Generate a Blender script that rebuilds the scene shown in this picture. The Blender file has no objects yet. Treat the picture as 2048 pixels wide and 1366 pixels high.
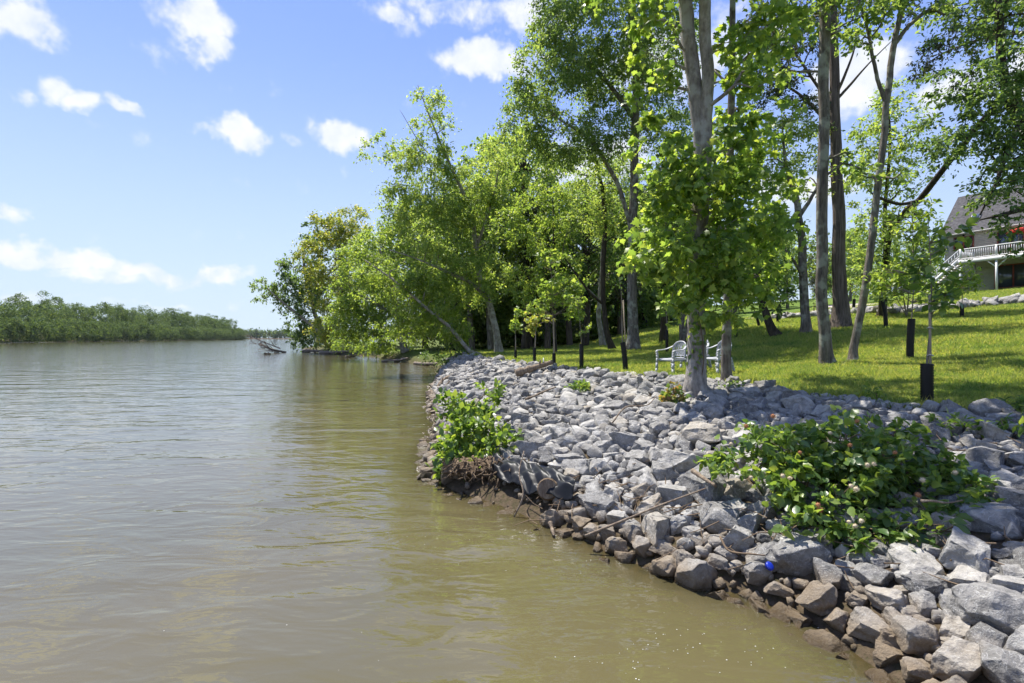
import bpy, bmesh, math, random
import numpy as np
from mathutils import Vector, Matrix, noise as mnoise

# ------------------------------------------------------------------ camera
SC = bpy.context.scene
COL = SC.collection
CAMH = 2.2
cam = bpy.data.cameras.new('camera')
cam.sensor_width = 36.0
cam.lens = 1000 / 2048 * 36.0
cam.shift_y = -7 / 2048
cam.clip_start = 0.05
cam.clip_end = 6000
camo = bpy.data.objects.new('camera', cam)
COL.objects.link(camo)
camo.location = (0, 0, CAMH)
camo.rotation_euler = (math.radians(90), 0, 0)
SC.camera = camo

# ------------------------------------------------------------------ world: sky and clouds
SUN_H = (-0.5, 0.82)
SUN_EL = math.radians(64)
SUN_AZ = math.atan2(SUN_H[0], SUN_H[1])
world = bpy.data.worlds.new('World')
SC.world = world
world.use_nodes = True
wn, wl = world.node_tree.nodes, world.node_tree.links
wn.clear()


def wnode(t, **kw):
    n = wn.new(t)
    for k, v in kw.items():
        setattr(n, k, v)
    return n


SKY_STRENGTH = 0.15
sky = wnode('ShaderNodeTexSky', sky_type='NISHITA', sun_disc=False)
sky.sun_elevation = SUN_EL
sky.sun_rotation = SUN_AZ
sky.altitude = 100
sky.air_density = 1.15
sky.dust_density = 0.05
sky.ozone_density = 2.2
geo = wnode('ShaderNodeTexCoord')
DIR = geo.outputs['Generated']
nz = wnode('ShaderNodeTexNoise')
nz.inputs['Scale'].default_value = 9
nz.inputs['Detail'].default_value = 4
nz.inputs['Roughness'].default_value = 0.62
wl.new(DIR, nz.inputs['Vector'])
sub = wnode('ShaderNodeVectorMath', operation='SUBTRACT')
sub.inputs[1].default_value = (0.5, 0.5, 0.5)
wl.new(nz.outputs['Color'], sub.inputs[0])
scl = wnode('ShaderNodeVectorMath', operation='SCALE')
scl.inputs['Scale'].default_value = 0.11
wl.new(sub.outputs[0], scl.inputs[0])
add = wnode('ShaderNodeVectorMath', operation='ADD')
wl.new(DIR, add.inputs[0])
wl.new(scl.outputs[0], add.inputs[1])
WARP = add.outputs[0]
# each cloud: azimuth / elevation read off the photograph, angular half sizes
CLOUDS = [(35, 45, 105, 62, 1.0), (90, 75, 50, 40, 1.0), (385, 30, 72, 60, 1.0), (410, 90, 55, 40, 0.9),
          (30, 190, 34, 20, .6), (110, 192, 60, 26, .8), (175, 216, 55, 26, .9), (250, 216, 48, 24, .9),
          (470, 262, 68, 40, 1.0), (400, 272, 40, 16, .5), (588, 275, 36, 26, .55), (680, 275, 60, 40, 1.15),
          (975, 118, 95, 42, 1.25), (790, 45, 80, 32, .7), (900, 15, 140, 26, .62), (1060, 30, 120, 40, .7),
          (20, 427, 64, 28, .7), (85, 442, 30, 12, .4),
          (40, 505, 100, 26, .85), (170, 520, 120, 28, .9), (300, 535, 120, 24, .8), (430, 550, 130, 22, .75), (200, 548, 130, 18, .6),
          (60, 590, 160, 14, .5), (340, 610, 200, 14, .4),
          (1180, 335, 140, 70, .9), (1350, 120, 200, 90, .8), (1715, 140, 90, 75, 1.1), (1690, 195, 70, 40, 1.0),
          (1600, 370, 130, 50, .8), (1900, 190, 110, 60, .9), (2150, 120, 200, 90, .9), (-220, 160, 180, 90, .9), (-330, 480, 260, 50, .8)]
acc = None
for (px, py, rx, ry, w) in CLOUDS:
    d = Vector(((px - 1024) / 1000, 1.0, (676 - py) / 1000)).normalized()
    az = math.atan2(d.x, d.y)
    sx = rx / 1000 * math.cos(az) ** 2
    sz = ry / 1000 * math.cos(az) * math.cos(math.asin(d.z)) ** 2
    sb_ = wnode('ShaderNodeVectorMath', operation='SUBTRACT')
    sb_.inputs[1].default_value = d
    wl.new(WARP, sb_.inputs[0])
    mp = wnode('ShaderNodeVectorMath', operation='MULTIPLY')
    mp.inputs[1].default_value = (1 / sx, 1 / sx, 1 / sz)
    wl.new(sb_.outputs[0], mp.inputs[0])
    ln = wnode('ShaderNodeVectorMath', operation='LENGTH')
    wl.new(mp.outputs[0], ln.inputs[0])
    mr = wnode('ShaderNodeMapRange')
    mr.inputs['From Min'].default_value = 1.15
    mr.inputs['From Max'].default_value = 0.35
    mr.inputs['To Max'].default_value = w
    wl.new(ln.outputs['Value'], mr.inputs['Value'])
    if acc is None:
        acc = mr.outputs[0]
    else:
        mx = wnode('ShaderNodeMath', operation='MAXIMUM')
        wl.new(acc, mx.inputs[0])
        wl.new(mr.outputs[0], mx.inputs[1])
        acc = mx.outputs[0]
# scattered clouds of the same kind over the rest of the sky, outside the view
nz3 = wnode('ShaderNodeTexNoise')
nz3.inputs['Scale'].default_value = 3.2
nz3.inputs['Detail'].default_value = 2
wl.new(DIR, nz3.inputs['Vector'])
mr3 = wnode('ShaderNodeMapRange')
mr3.inputs['From Min'].default_value = 0.56
mr3.inputs['From Max'].default_value = 0.68
wl.new(nz3.outputs['Fac'], mr3.inputs['Value'])
sepd = wnode('ShaderNodeSeparateXYZ')
wl.new(DIR, sepd.inputs[0])
mr4 = wnode('ShaderNodeMapRange')
mr4.inputs['From Min'].default_value = 0.45
mr4.inputs['From Max'].default_value = 0.2
wl.new(sepd.outputs['Y'], mr4.inputs['Value'])
mm = wnode('ShaderNodeMath', operation='MULTIPLY')
wl.new(mr3.outputs[0], mm.inputs[0])
wl.new(mr4.outputs[0], mm.inputs[1])
mx = wnode('ShaderNodeMath', operation='MAXIMUM')
wl.new(acc, mx.inputs[0])
wl.new(mm.outputs[0], mx.inputs[1])
acc = mx.outputs[0]
nz2 = wnode('ShaderNodeTexNoise')
nz2.inputs['Scale'].default_value = 22
nz2.inputs['Detail'].default_value = 5
nz2.inputs['Roughness'].default_value = 0.6
wl.new(DIR, nz2.inputs['Vector'])
m1 = wnode('ShaderNodeMath', operation='MULTIPLY_ADD')
m1.inputs[1].default_value = 1.5
m1.inputs[2].default_value = -0.75
wl.new(nz2.outputs['Fac'], m1.inputs[0])
m2 = wnode('ShaderNodeMath', operation='ADD')
wl.new(acc, m2.inputs[0])
wl.new(m1.outputs[0], m2.inputs[1])
gate = wnode('ShaderNodeMapRange', interpolation_type='SMOOTHSTEP')
gate.inputs['From Min'].default_value = 0.14
gate.inputs['From Max'].default_value = 0.9
wl.new(m2.outputs[0], gate.inputs['Value'])
dens = wnode('ShaderNodeMath', operation='MULTIPLY')
dens.inputs[1].default_value = 0.93
wl.new(gate.outputs[0], dens.inputs[0])
cramp = wnode('ShaderNodeMapRange')
cramp.inputs['From Min'].default_value = 0.3
cramp.inputs['From Max'].default_value = 0.75
wl.new(nz2.outputs['Fac'], cramp.inputs['Value'])
ccol = wnode('ShaderNodeMixRGB')
ccol.inputs[1].default_value = (0.76, 0.82, 0.93, 1)
ccol.inputs[2].default_value = (1.0, 1.0, 1.0, 1)
wl.new(cramp.outputs[0], ccol.inputs[0])
skym = wnode('ShaderNodeMixRGB', blend_type='MULTIPLY')
skym.inputs[0].default_value = 1
skym.inputs[2].default_value = (0.76, 0.72, 0.94, 1)
lum = wnode('ShaderNodeRGBToBW')
wl.new(sky.outputs[0], lum.inputs[0])
den = wnode('ShaderNodeMath', operation='MULTIPLY_ADD')
den.inputs[1].default_value = 0.16
den.inputs[2].default_value = 1.0
wl.new(lum.outputs[0], den.inputs[0])
inv = wnode('ShaderNodeMath', operation='DIVIDE')
inv.inputs[0].default_value = 1.0
wl.new(den.outputs[0], inv.inputs[1])
cmp_ = wnode('ShaderNodeVectorMath', operation='SCALE')
wl.new(sky.outputs[0], cmp_.inputs[0])
wl.new(inv.outputs[0], cmp_.inputs['Scale'])
wl.new(cmp_.outputs[0], skym.inputs[1])
hzm = wnode('ShaderNodeMapRange', interpolation_type='SMOOTHSTEP')
hzm.inputs['From Min'].default_value = 0.55
hzm.inputs['From Max'].default_value = -0.10
hzm.inputs['To Max'].default_value = 1.0
sepz = wnode('ShaderNodeSeparateXYZ')
wl.new(DIR, sepz.inputs[0])
wl.new(sepz.outputs['Z'], hzm.inputs['Value'])
hzc = wnode('ShaderNodeMixRGB')
hzc.inputs[2].default_value = (2.2, 2.72, 3.2, 1)
wl.new(hzm.outputs[0], hzc.inputs[0])
wl.new(skym.outputs[0], hzc.inputs[1])
bgs = wnode('ShaderNodeBackground')
bgs.inputs['Strength'].default_value = SKY_STRENGTH
wl.new(hzc.outputs[0], bgs.inputs['Color'])
bgc = wnode('ShaderNodeBackground')
bgc.inputs['Strength'].default_value = 0.52
wl.new(ccol.outputs[0], bgc.inputs['Color'])
mixw = wnode('ShaderNodeMixShader')
wl.new(dens.outputs[0], mixw.inputs[0])
wl.new(bgs.outputs[0], mixw.inputs[1])
wl.new(bgc.outputs[0], mixw.inputs[2])
world.cycles.sampling_method = 'MANUAL'
world.cycles.sample_map_resolution = 256
wout = wnode('ShaderNodeOutputWorld')
wl.new(mixw.outputs[0], wout.inputs['Surface'])

# ------------------------------------------------------------------ sun, exposure
sl = bpy.data.lights.new('sun', 'SUN')
sl.energy = 4.4
sl.angle = math.radians(0.53)
sl.color = (1.0, 0.95, 0.86)
so = bpy.data.objects.new('sun', sl)
COL.objects.link(so)
hn = math.hypot(*SUN_H)
TOSUN = Vector((SUN_H[0] / hn * math.cos(SUN_EL), SUN_H[1] / hn * math.cos(SUN_EL), math.sin(SUN_EL)))
so.rotation_euler = TOSUN.to_track_quat('Z', 'Y').to_euler()
so.location = TOSUN * 60
SC.view_settings.view_transform = 'Standard'
SC.view_settings.look = 'None'
SC.view_settings.gamma = 1
SC.view_settings.use_curve_mapping = False
SC.view_settings.exposure = 1.1
SC.render.engine = 'CYCLES'
SC.cycles.use_denoising = True
SC.cycles.max_bounces = 5
SC.cycles.diffuse_bounces = 4
SC.cycles.adaptive_threshold = 0.02
SC.cycles.glossy_bounces = 2
SC.cycles.transmission_bounces = 4
SC.cycles.transparent_max_bounces = 6
SC.cycles.caustics_reflective = False
SC.cycles.caustics_refractive = False
SC.cycles.sample_clamp_indirect = 6

# ------------------------------------------------------------------ helpers
RNG = np.random.default_rng(7)


def P(px, py, d):
    """a point seen at pixel (px, py) of the 2048 px photograph, d metres ahead"""
    return np.array([(px - 1024) / 1000 * d, d, CAMH - (py - 676) / 1000 * d])


def build_mesh(name, V, faces, smooth=False, mat_index=None):
    V = np.asarray(V, dtype=np.float32)
    faces = [np.asarray(f, dtype=np.int32) for f in faces if len(f)]
    me = bpy.data.meshes.new(name)
    me.vertices.add(len(V))
    me.vertices.foreach_set('co', V.ravel())
    nl = sum(f.size for f in faces)
    npoly = sum(len(f) for f in faces)
    me.loops.add(nl)
    me.polygons.add(npoly)
    me.loops.foreach_set('vertex_index', np.concatenate([f.ravel() for f in faces]))
    tot = np.concatenate([np.full(len(f), f.shape[1], dtype=np.int32) for f in faces])
    st = np.concatenate([[0], np.cumsum(tot)[:-1]]).astype(np.int32)
    me.polygons.foreach_set('loop_start', st)
    me.polygons.foreach_set('loop_total', tot)
    if smooth:
        me.polygons.foreach_set('use_smooth', np.ones(npoly, dtype=bool))
    me.update(calc_edges=True)
    return me


class MB:
    """collects pieces of one mesh"""
    def __init__(self):
        self.V, self.F, self.n = [], [], 0

    def add(self, V, *faces):
        V = np.asarray(V, dtype=np.float64).reshape(-1, 3)
        for f in faces:
            f = np.asarray(f, dtype=np.int64)
            if len(f):
                self.F.append(f + self.n)
        self.V.append(V)
        self.n += len(V)
        return self

    def tube(self, pts, rad, sides=7, cap=True):
        pts = np.asarray(pts, dtype=float)
        rad = np.broadcast_to(np.asarray(rad, dtype=float), (len(pts),))
        tang = np.gradient(pts, axis=0)
        tang /= np.linalg.norm(tang, axis=1, keepdims=True) + 1e-9
        ref = np.array([0, 0, 1.0]) if abs(tang[0][2]) < 0.8 else np.array([1.0, 0.15, 0])
        u = np.cross(tang, ref)
        u /= np.linalg.norm(u, axis=1, keepdims=True) + 1e-9
        v = np.cross(tang, u)
        a = np.arange(sides) / sides * 2 * np.pi
        ring = u[:, None, :] * np.cos(a)[None, :, None] + v[:, None, :] * np.sin(a)[None, :, None]
        V = pts[:, None, :] + ring * rad[:, None, None]
        n = len(pts)
        i = np.arange(n - 1)[:, None] * sides
        j = np.arange(sides)[None, :]
        k = (j + 1) % sides
        F = np.stack([i + j, i + k, i + sides + k, i + sides + j], -1).reshape(-1, 4)
        V = V.reshape(-1, 3)
        fs = [F]
        if cap:
            V = np.vstack([V, pts[:1], pts[-1:]])
            c0, c1 = n * sides, n * sides + 1
            jj = np.arange(sides)
            kk = (jj + 1) % sides
            fs.append(np.stack([np.full(sides, c0), kk, jj], -1))
            b = (n - 1) * sides
            fs.append(np.stack([np.full(sides, c1), b + jj, b + kk], -1))
        return self.add(V, *fs)

    def box(self, c, s, R=None):
        c = np.asarray(c, dtype=float)
        h = np.asarray(s, dtype=float) / 2
        V = np.array([[x, y, z] for x in (-1, 1) for y in (-1, 1) for z in (-1, 1)], dtype=float) * h
        if R is not None:
            V = V @ np.asarray(R).T
        F = [[0, 1, 3, 2], [4, 6, 7, 5], [0, 4, 5, 1], [2, 3, 7, 6], [0, 2, 6, 4], [1, 5, 7, 3]]
        return self.add(V + c, F)

    def build(self, name, mat, parent=None, smooth=False, origin=None):
        V = np.concatenate(self.V) if self.V else np.zeros((0, 3))
        if origin is not None:
            V = V - np.asarray(origin)
        return link(name, build_mesh(name, V, self.F, smooth), mat, parent)


def link(name, me, mat=None, parent=None):
    o = bpy.data.objects.new(name, me)
    COL.objects.link(o)
    if mat is not None and me is not None and not me.materials:
        me.materials.append(mat)
    if parent is not None:
        o.parent = parent
    return o


def empty(name, loc):
    o = bpy.data.objects.new(name, None)
    o.empty_display_size = 0.2
    o.location = loc
    COL.objects.link(o)
    return o


def tag(o, label=None, cat=None, group=None, kind=None):
    for k, v in (('label', label), ('category', cat), ('group', group), ('kind', kind)):
        if v:
            o[k] = v
    return o


def copy_tree(o, parent=None):
    c = o.copy()
    COL.objects.link(c)
    if parent is not None:
        c.parent = parent
    for ch in o.children:
        copy_tree(ch, c)
    return c


def unit(v):
    v = np.asarray(v, dtype=float)
    return v / (np.linalg.norm(v, axis=-1, keepdims=True) + 1e-9)


def spline(pts, n):
    """Catmull-Rom through rows of pts (any number of columns)"""
    p = np.asarray(pts, dtype=float)
    if len(p) < 3:
        t = np.linspace(0, 1, n)[:, None]
        return p[0] * (1 - t) + p[-1] * t
    q = np.vstack([2 * p[0] - p[1], p, 2 * p[-1] - p[-2]])
    out = []
    for t in np.linspace(0, len(p) - 1, n):
        i = min(int(t), len(p) - 2)
        f = t - i
        a, b, c, d = q[i], q[i + 1], q[i + 2], q[i + 3]
        out.append(0.5 * (2 * b + (c - a) * f + (2 * a - 5 * b + 4 * c - d) * f * f + (3 * b - a - 3 * c + d) * f ** 3))
    return np.array(out)


# ------------------------------------------------------------------ materials
def newmat(name):
    m = bpy.data.materials.new(name)
    m.use_nodes = True
    nt = m.node_tree
    nt.nodes.clear()
    out = nt.nodes.new('ShaderNodeOutputMaterial')
    return m, nt, out


def nd(nt, t, ins=None, **kw):
    n = nt.nodes.new(t)
    for k, v in kw.items():
        setattr(n, k, v)
    for k, v in (ins or {}).items():
        if hasattr(v, 'is_output') or isinstance(v, bpy.types.NodeSocket):
            nt.links.new(v, n.inputs[k])
        else:
            n.inputs[k].default_value = v
    return n


def ramp(nt, fac, stops):
    r = nt.nodes.new('ShaderNodeValToRGB')
    el = r.color_ramp.elements
    while len(el) < len(stops):
        el.new(0.5)
    for e, (p, c) in zip(el, stops):
        e.position = p
        e.color = (*c, 1)
    nt.links.new(fac, r.inputs[0])
    return r.outputs[0]


def rand_out(nt):
    g = nd(nt, 'ShaderNodeNewGeometry')
    o = nd(nt, 'ShaderNodeObjectInfo')
    a = nd(nt, 'ShaderNodeMath', {0: g.outputs['Random Per Island'], 1: o.outputs['Random']}, operation='ADD')
    f = nd(nt, 'ShaderNodeMath', {0: a.outputs[0]}, operation='FRACT')
    return f.outputs[0]


LEAF_GAIN = 1.62


def leaf_mat(name, cols, trans=1.9, tfac=0.42, rough=0.45, spec=0.35, yellow=1.12, patch=None):
    m, nt, out = newmat(name)
    c = ramp(nt, rand_out(nt), [(i / (len(cols) - 1), (LEAF_GAIN * k[0] * 1.10, LEAF_GAIN * k[1], LEAF_GAIN * k[2] * 1.7)) for i, k in enumerate(cols)])
    if patch:                                            # drier and lusher patches over the ground
        g = nd(nt, 'ShaderNodeNewGeometry')
        n1 = nd(nt, 'ShaderNodeTexNoise', {'Vector': g.outputs['Position'], 'Scale': patch, 'Detail': 5, 'Roughness': 0.6})
        pc = ramp(nt, n1.outputs['Fac'], [(0.32, (.60, .76, .8)), (0.5, (1, 1, 1)), (0.68, (1.15, 1.06, 1.15))])
        c = nd(nt, 'ShaderNodeMixRGB', {0: 1.0, 1: c, 2: pc}, blend_type='MULTIPLY').outputs[0]
    p = nd(nt, 'ShaderNodeBsdfPrincipled', {'Base Color': c, 'Roughness': rough, 'Specular IOR Level': spec})
    tc = nd(nt, 'ShaderNodeMixRGB', {0: 1.0, 1: c, 2: (trans * 1.1 * yellow, trans * 1.1, trans * 0.5, 1)}, blend_type='MULTIPLY')
    t = nd(nt, 'ShaderNodeBsdfTranslucent', {'Color': tc.outputs[0]})
    mx = nd(nt, 'ShaderNodeMixShader', {0: tfac, 1: p.outputs[0], 2: t.outputs[0]})
    nt.links.new(mx.outputs[0], out.inputs[0])
    return m


def bark_mat(name, dark, light, scale=6.0, stretch=0.18, lichen=None, bump=0.6):
    m, nt, out = newmat(name)
    tc = nd(nt, 'ShaderNodeTexCoord')
    mp = nd(nt, 'ShaderNodeMapping', {'Vector': tc.outputs['Object'], 'Scale': (scale, scale, scale * stretch)})
    n1 = nd(nt, 'ShaderNodeTexNoise', {'Vector': mp.outputs[0], 'Scale': 2.2, 'Detail': 8, 'Roughness': 0.68})
    n2 = nd(nt, 'ShaderNodeTexNoise', {'Vector': tc.outputs['Object'], 'Scale': 3.0, 'Detail': 3})
    c = ramp(nt, n1.outputs['Fac'], [(0.33, dark), (0.52, tuple((a + b) / 2 for a, b in zip(dark, light))), (0.68, light)])
    if lichen:
        f = nd(nt, 'ShaderNodeMapRange', {'Value': n2.outputs['Fac'], 'From Min': 0.52, 'From Max': 0.62, 'To Max': 0.75})
        c = nd(nt, 'ShaderNodeMixRGB', {0: f.outputs[0], 1: c, 2: (*lichen, 1)}).outputs[0]
    b = nd(nt, 'ShaderNodeBump', {'Height': n1.outputs['Fac'], 'Strength': bump, 'Distance': 0.06})
    p = nd(nt, 'ShaderNodeBsdfPrincipled', {'Base Color': c, 'Roughness': 0.92, 'Specular IOR Level': 0.2, 'Normal': b.outputs[0]})
    nt.links.new(p.outputs[0], out.inputs[0])
    return m


def plain_mat(name, col, rough=0.6, spec=0.4, var=0.15, nscale=8.0, bump=0.0, metallic=0.0):
    m, nt, out = newmat(name)
    tc = nd(nt, 'ShaderNodeTexCoord')
    n1 = nd(nt, 'ShaderNodeTexNoise', {'Vector': tc.outputs['Object'], 'Scale': nscale, 'Detail': 5})
    c = ramp(nt, n1.outputs['Fac'], [(0.3, tuple(x * (1 - var) for x in col)), (0.7, tuple(min(1, x * (1 + var)) for x in col))])
    ins = {'Base Color': c, 'Roughness': rough, 'Specular IOR Level': spec, 'Metallic': metallic}
    if bump:
        ins['Normal'] = nd(nt, 'ShaderNodeBump', {'Height': n1.outputs['Fac'], 'Strength': bump, 'Distance': 0.02}).outputs[0]
    p = nd(nt, 'ShaderNodeBsdfPrincipled', ins)
    nt.links.new(p.outputs[0], out.inputs[0])
    return m


def rock_mat():
    m, nt, out = newmat('limestone')
    tc = nd(nt, 'ShaderNodeTexCoord')
    g = nd(nt, 'ShaderNodeNewGeometry')
    r = rand_out(nt)
    base = ramp(nt, r, [(0, (.15, .145, .138)), (.3, (.225, .217, .205)), (.6, (.29, .28, .262)), (.85, (.37, .355, .328)), (1, (.27, .235, .185))])
    n1 = nd(nt, 'ShaderNodeTexNoise', {'Vector': g.outputs['Position'], 'Scale': 7.0, 'Detail': 8, 'Roughness': 0.65})
    f1 = nd(nt, 'ShaderNodeMapRange', {'Value': n1.outputs['Fac'], 'From Min': 0.3, 'From Max': 0.7, 'To Min': 0.5, 'To Max': 1.4})
    c = nd(nt, 'ShaderNodeMixRGB', {0: 1.0, 1: base, 2: f1.outputs[0]}, blend_type='MULTIPLY').outputs[0]
    # pale calcite veins
    n3 = nd(nt, 'ShaderNodeTexNoise', {'Vector': tc.outputs['Object'], 'Scale': 3.0, 'Detail': 4, 'Distortion': 1.2})
    v1 = nd(nt, 'ShaderNodeMath', {0: n3.outputs['Fac'], 1: 0.5}, operation='SUBTRACT')
    v2 = nd(nt, 'ShaderNodeMath', {0: v1.outputs[0]}, operation='ABSOLUTE')
    v3 = nd(nt, 'ShaderNodeMapRange', {'Value': v2.outputs[0], 'From Min': 0.02, 'From Max': 0.0, 'To Max': 0.45})
    c = nd(nt, 'ShaderNodeMixRGB', {0: v3.outputs[0], 1: c, 2: (.6, .6, .58, 1)}).outputs[0]
    # silt left by the river near the water line
    sp = nd(nt, 'ShaderNodeSeparateXYZ', {0: g.outputs['Position']})
    nm = nd(nt, 'ShaderNodeTexNoise', {'Vector': g.outputs['Position'], 'Scale': 2.0, 'Detail': 4})
    zz = nd(nt, 'ShaderNodeMath', {0: nm.outputs['Fac'], 1: -0.45, 2: sp.outputs['Z']}, operation='MULTIPLY_ADD')
    s = nd(nt, 'ShaderNodeMapRange', {'Value': zz.outputs[0], 'From Min': 0.10, 'From Max': -0.10, 'To Max': 0.8})
    c = nd(nt, 'ShaderNodeMixRGB', {0: s.outputs[0], 1: c, 2: (.20, .145, .085, 1)}).outputs[0]
    # wet film right at the water
    wt = nd(nt, 'ShaderNodeMapRange', {'Value': sp.outputs['Z'], 'From Min': 0.10, 'From Max': 0.02, 'To Max': 1.0})
    c = nd(nt, 'ShaderNodeMixRGB', {0: wt.outputs[0], 1: c, 2: (.075, .052, .026, 1)}).outputs[0]
    ro = nd(nt, 'ShaderNodeMapRange', {'Value': wt.outputs[0], 'To Min': 0.85, 'To Max': 0.25})
    n2 = nd(nt, 'ShaderNodeTexNoise', {'Vector': g.outputs['Position'], 'Scale': 24.0, 'Detail': 6, 'Roughness': 0.7})
    hs = nd(nt, 'ShaderNodeMath', {0: n1.outputs['Fac'], 1: 2.0, 2: n2.outputs['Fac']}, operation='MULTIPLY_ADD')
    b = nd(nt, 'ShaderNodeBump', {'Height': hs.outputs[0], 'Strength': 0.8, 'Distance': 0.03})
    p = nd(nt, 'ShaderNodeBsdfPrincipled', {'Base Color': c, 'Roughness': ro.outputs[0], 'Specular IOR Level': 0.35, 'Normal': b.outputs[0]})
    nt.links.new(p.outputs[0], out.inputs[0])
    return m


def ground_mat():
    m, nt, out = newmat('lawn_and_soil')
    g = nd(nt, 'ShaderNodeNewGeometry')
    at = nd(nt, 'ShaderNodeAttribute', attribute_name='soil')
    n1 = nd(nt, 'ShaderNodeTexNoise', {'Vector': g.outputs['Position'], 'Scale': 0.7, 'Detail': 6, 'Roughness': 0.65})
    n2 = nd(nt, 'ShaderNodeTexNoise', {'Vector': g.outputs['Position'], 'Scale': 14.0, 'Detail': 5, 'Roughness': 0.7})
    gr = ramp(nt, n2.outputs['Fac'], [(0.3, (.045, .075, .014)), (0.5, (.095, .150, .025)), (0.7, (.15, .20, .04))])
    gr2 = ramp(nt, n1.outputs['Fac'], [(0.35, (.080, .135, .02)), (0.6, (.125, .18, .034)), (0.75, (.18, .18, .055))])
    grass = nd(nt, 'ShaderNodeMixRGB', {0: 0.5, 1: gr, 2: gr2}).outputs[0]
    so_ = ramp(nt, n2.outputs['Fac'], [(0.3, (.045, .034, .022)), (0.7, (.12, .09, .058))])
    f = nd(nt, 'ShaderNodeMath', {0: n2.outputs['Fac'], 1: -0.5}, operation='ADD')
    f2 = nd(nt, 'ShaderNodeMath', {0: f.outputs[0], 1: 0.8, 2: at.outputs['Fac']}, operation='MULTIPLY_ADD', use_clamp=True)
    c = nd(nt, 'ShaderNodeMixRGB', {0: f2.outputs[0], 1: grass, 2: so_}).outputs[0]
    b = nd(nt, 'ShaderNodeBump', {'Height': n2.outputs['Fac'], 'Strength': 0.6, 'Distance': 0.06})
    p = nd(nt, 'ShaderNodeBsdfPrincipled', {'Base Color': c, 'Roughness': 0.95, 'Specular IOR Level': 0.1, 'Normal': b.outputs[0]})
    nt.links.new(p.outputs[0], out.inputs[0])
    return m


def water_mat():
    m, nt, out = newmat('muddy_water')
    g = nd(nt, 'ShaderNodeNewGeometry')
    at = nd(nt, 'ShaderNodeAttribute', attribute_name='clear')
    mp = nd(nt, 'ShaderNodeMapping', {'Vector': g.outputs['Position'], 'Scale': (0.55, 1.35, 1), 'Rotation': (0, 0, 0.18)})
    n0 = nd(nt, 'ShaderNodeTexNoise', {'Vector': mp.outputs[0], 'Scale': 0.55, 'Detail': 2, 'Roughness': 0.45, 'Distortion': 0.6})
    n1 = nd(nt, 'ShaderNodeTexNoise', {'Vector': mp.outputs[0], 'Scale': 2.2, 'Detail': 2, 'Roughness': 0.5, 'Distortion': 0.9})
    n2 = nd(nt, 'ShaderNodeTexNoise', {'Vector': mp.outputs[0], 'Scale': 9.0, 'Detail': 2, 'Roughness': 0.5, 'Distortion': 0.4})
    h0 = nd(nt, 'ShaderNodeMath', {0: n0.outputs['Fac'], 1: 2.6}, operation='MULTIPLY')
    h1 = nd(nt, 'ShaderNodeMath', {0: n1.outputs['Fac'], 1: 1.0, 2: h0.outputs[0]}, operation='MULTIPLY_ADD')
    h2 = nd(nt, 'ShaderNodeMath', {0: n2.outputs['Fac'], 1: 0.16, 2: h1.outputs[0]}, operation='MULTIPLY_ADD')
    b = nd(nt, 'ShaderNodeBump', {'Height': h2.outputs[0], 'Strength': 1.0, 'Distance': 0.026})
    ns = nd(nt, 'ShaderNodeTexNoise', {'Vector': g.outputs['Position'], 'Scale': 0.25, 'Detail': 3})
    col = ramp(nt, ns.outputs['Fac'], [(0.35, (.090, .079, .036)), (0.65, (.112, .095, .046))])
    df = nd(nt, 'ShaderNodeBsdfDiffuse', {'Color': col})
    tr = nd(nt, 'ShaderNodeBsdfTransparent', {'Color': (.78, .66, .40, 1)})
    mk = nd(nt, 'ShaderNodeMixShader', {0: at.outputs['Fac'], 1: df.outputs[0], 2: tr.outputs[0]})
    fr = nd(nt, 'ShaderNodeFresnel', {'IOR': 1.62, 'Normal': b.outputs[0]})
    gl = nd(nt, 'ShaderNodeBsdfGlossy', {'Color': (.95, .97, 1.0, 1), 'Roughness': 0.03, 'Normal': b.outputs[0]})
    mx = nd(nt, 'ShaderNodeMixShader', {0: fr.outputs[0], 1: mk.outputs[0], 2: gl.outputs[0]})
    nt.links.new(mx.outputs[0], out.inputs[0])
    return m


M_ROCK = rock_mat()
M_GROUND = ground_mat()
M_WATER = water_mat()
M_BARK = bark_mat('bark_grey', (.06, .050, .042), (.26, .23, .195), lichen=(.33, .34, .28), bump=0.9)
M_BARKD = bark_mat('bark_dark', (.022, .018, .014), (.10, .082, .065))
M_BARKP = bark_mat('bark_pale', (.14, .12, .095), (.38, .35, .30), scale=4, stretch=0.5, lichen=(.40, .39, .35), bump=0.3)
M_MAPLEB = bark_mat('bark_maple', (.14, .12, .105), (.42, .385, .345), scale=5, stretch=0.35, lichen=(.42, .41, .38), bump=0.7)
M_CEDARB = bark_mat('bark_cedar', (.055, .042, .034), (.24, .195, .165), scale=10, stretch=0.06, bump=0.9)
M_DRIFT = bark_mat('driftwood', (.12, .085, .06), (.36, .29, .215), scale=10, stretch=0.2, bump=0.6)
M_TWIG = plain_mat('twig', (.16, .115, .075), 0.85, 0.2)
M_LMAPLE = leaf_mat('leaf_maple', [(.040, .080, .014), (.060, .110, .017), (.086, .142, .021), (.125, .175, .027)], trans=2.7, tfac=0.5, spec=0.3)
M_LBRIGHT = leaf_mat('leaf_bright', [(.056, .102, .016), (.082, .138, .021), (.12, .172, .028)], trans=2.4, tfac=0.48)
M_LMID = leaf_mat('leaf_mid', [(.040, .078, .016), (.062, .108, .022), (.092, .138, .028)], trans=2.6, tfac=0.5)
M_LFINE = leaf_mat('leaf_fine', [(.056, .104, .020), (.086, .140, .026), (.126, .170, .034)], trans=2.6, tfac=0.5)
M_LDARK = leaf_mat('leaf_dark', [(.028, .060, .014), (.044, .084, .018), (.066, .11, .024)], trans=2.3, tfac=0.45)
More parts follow.
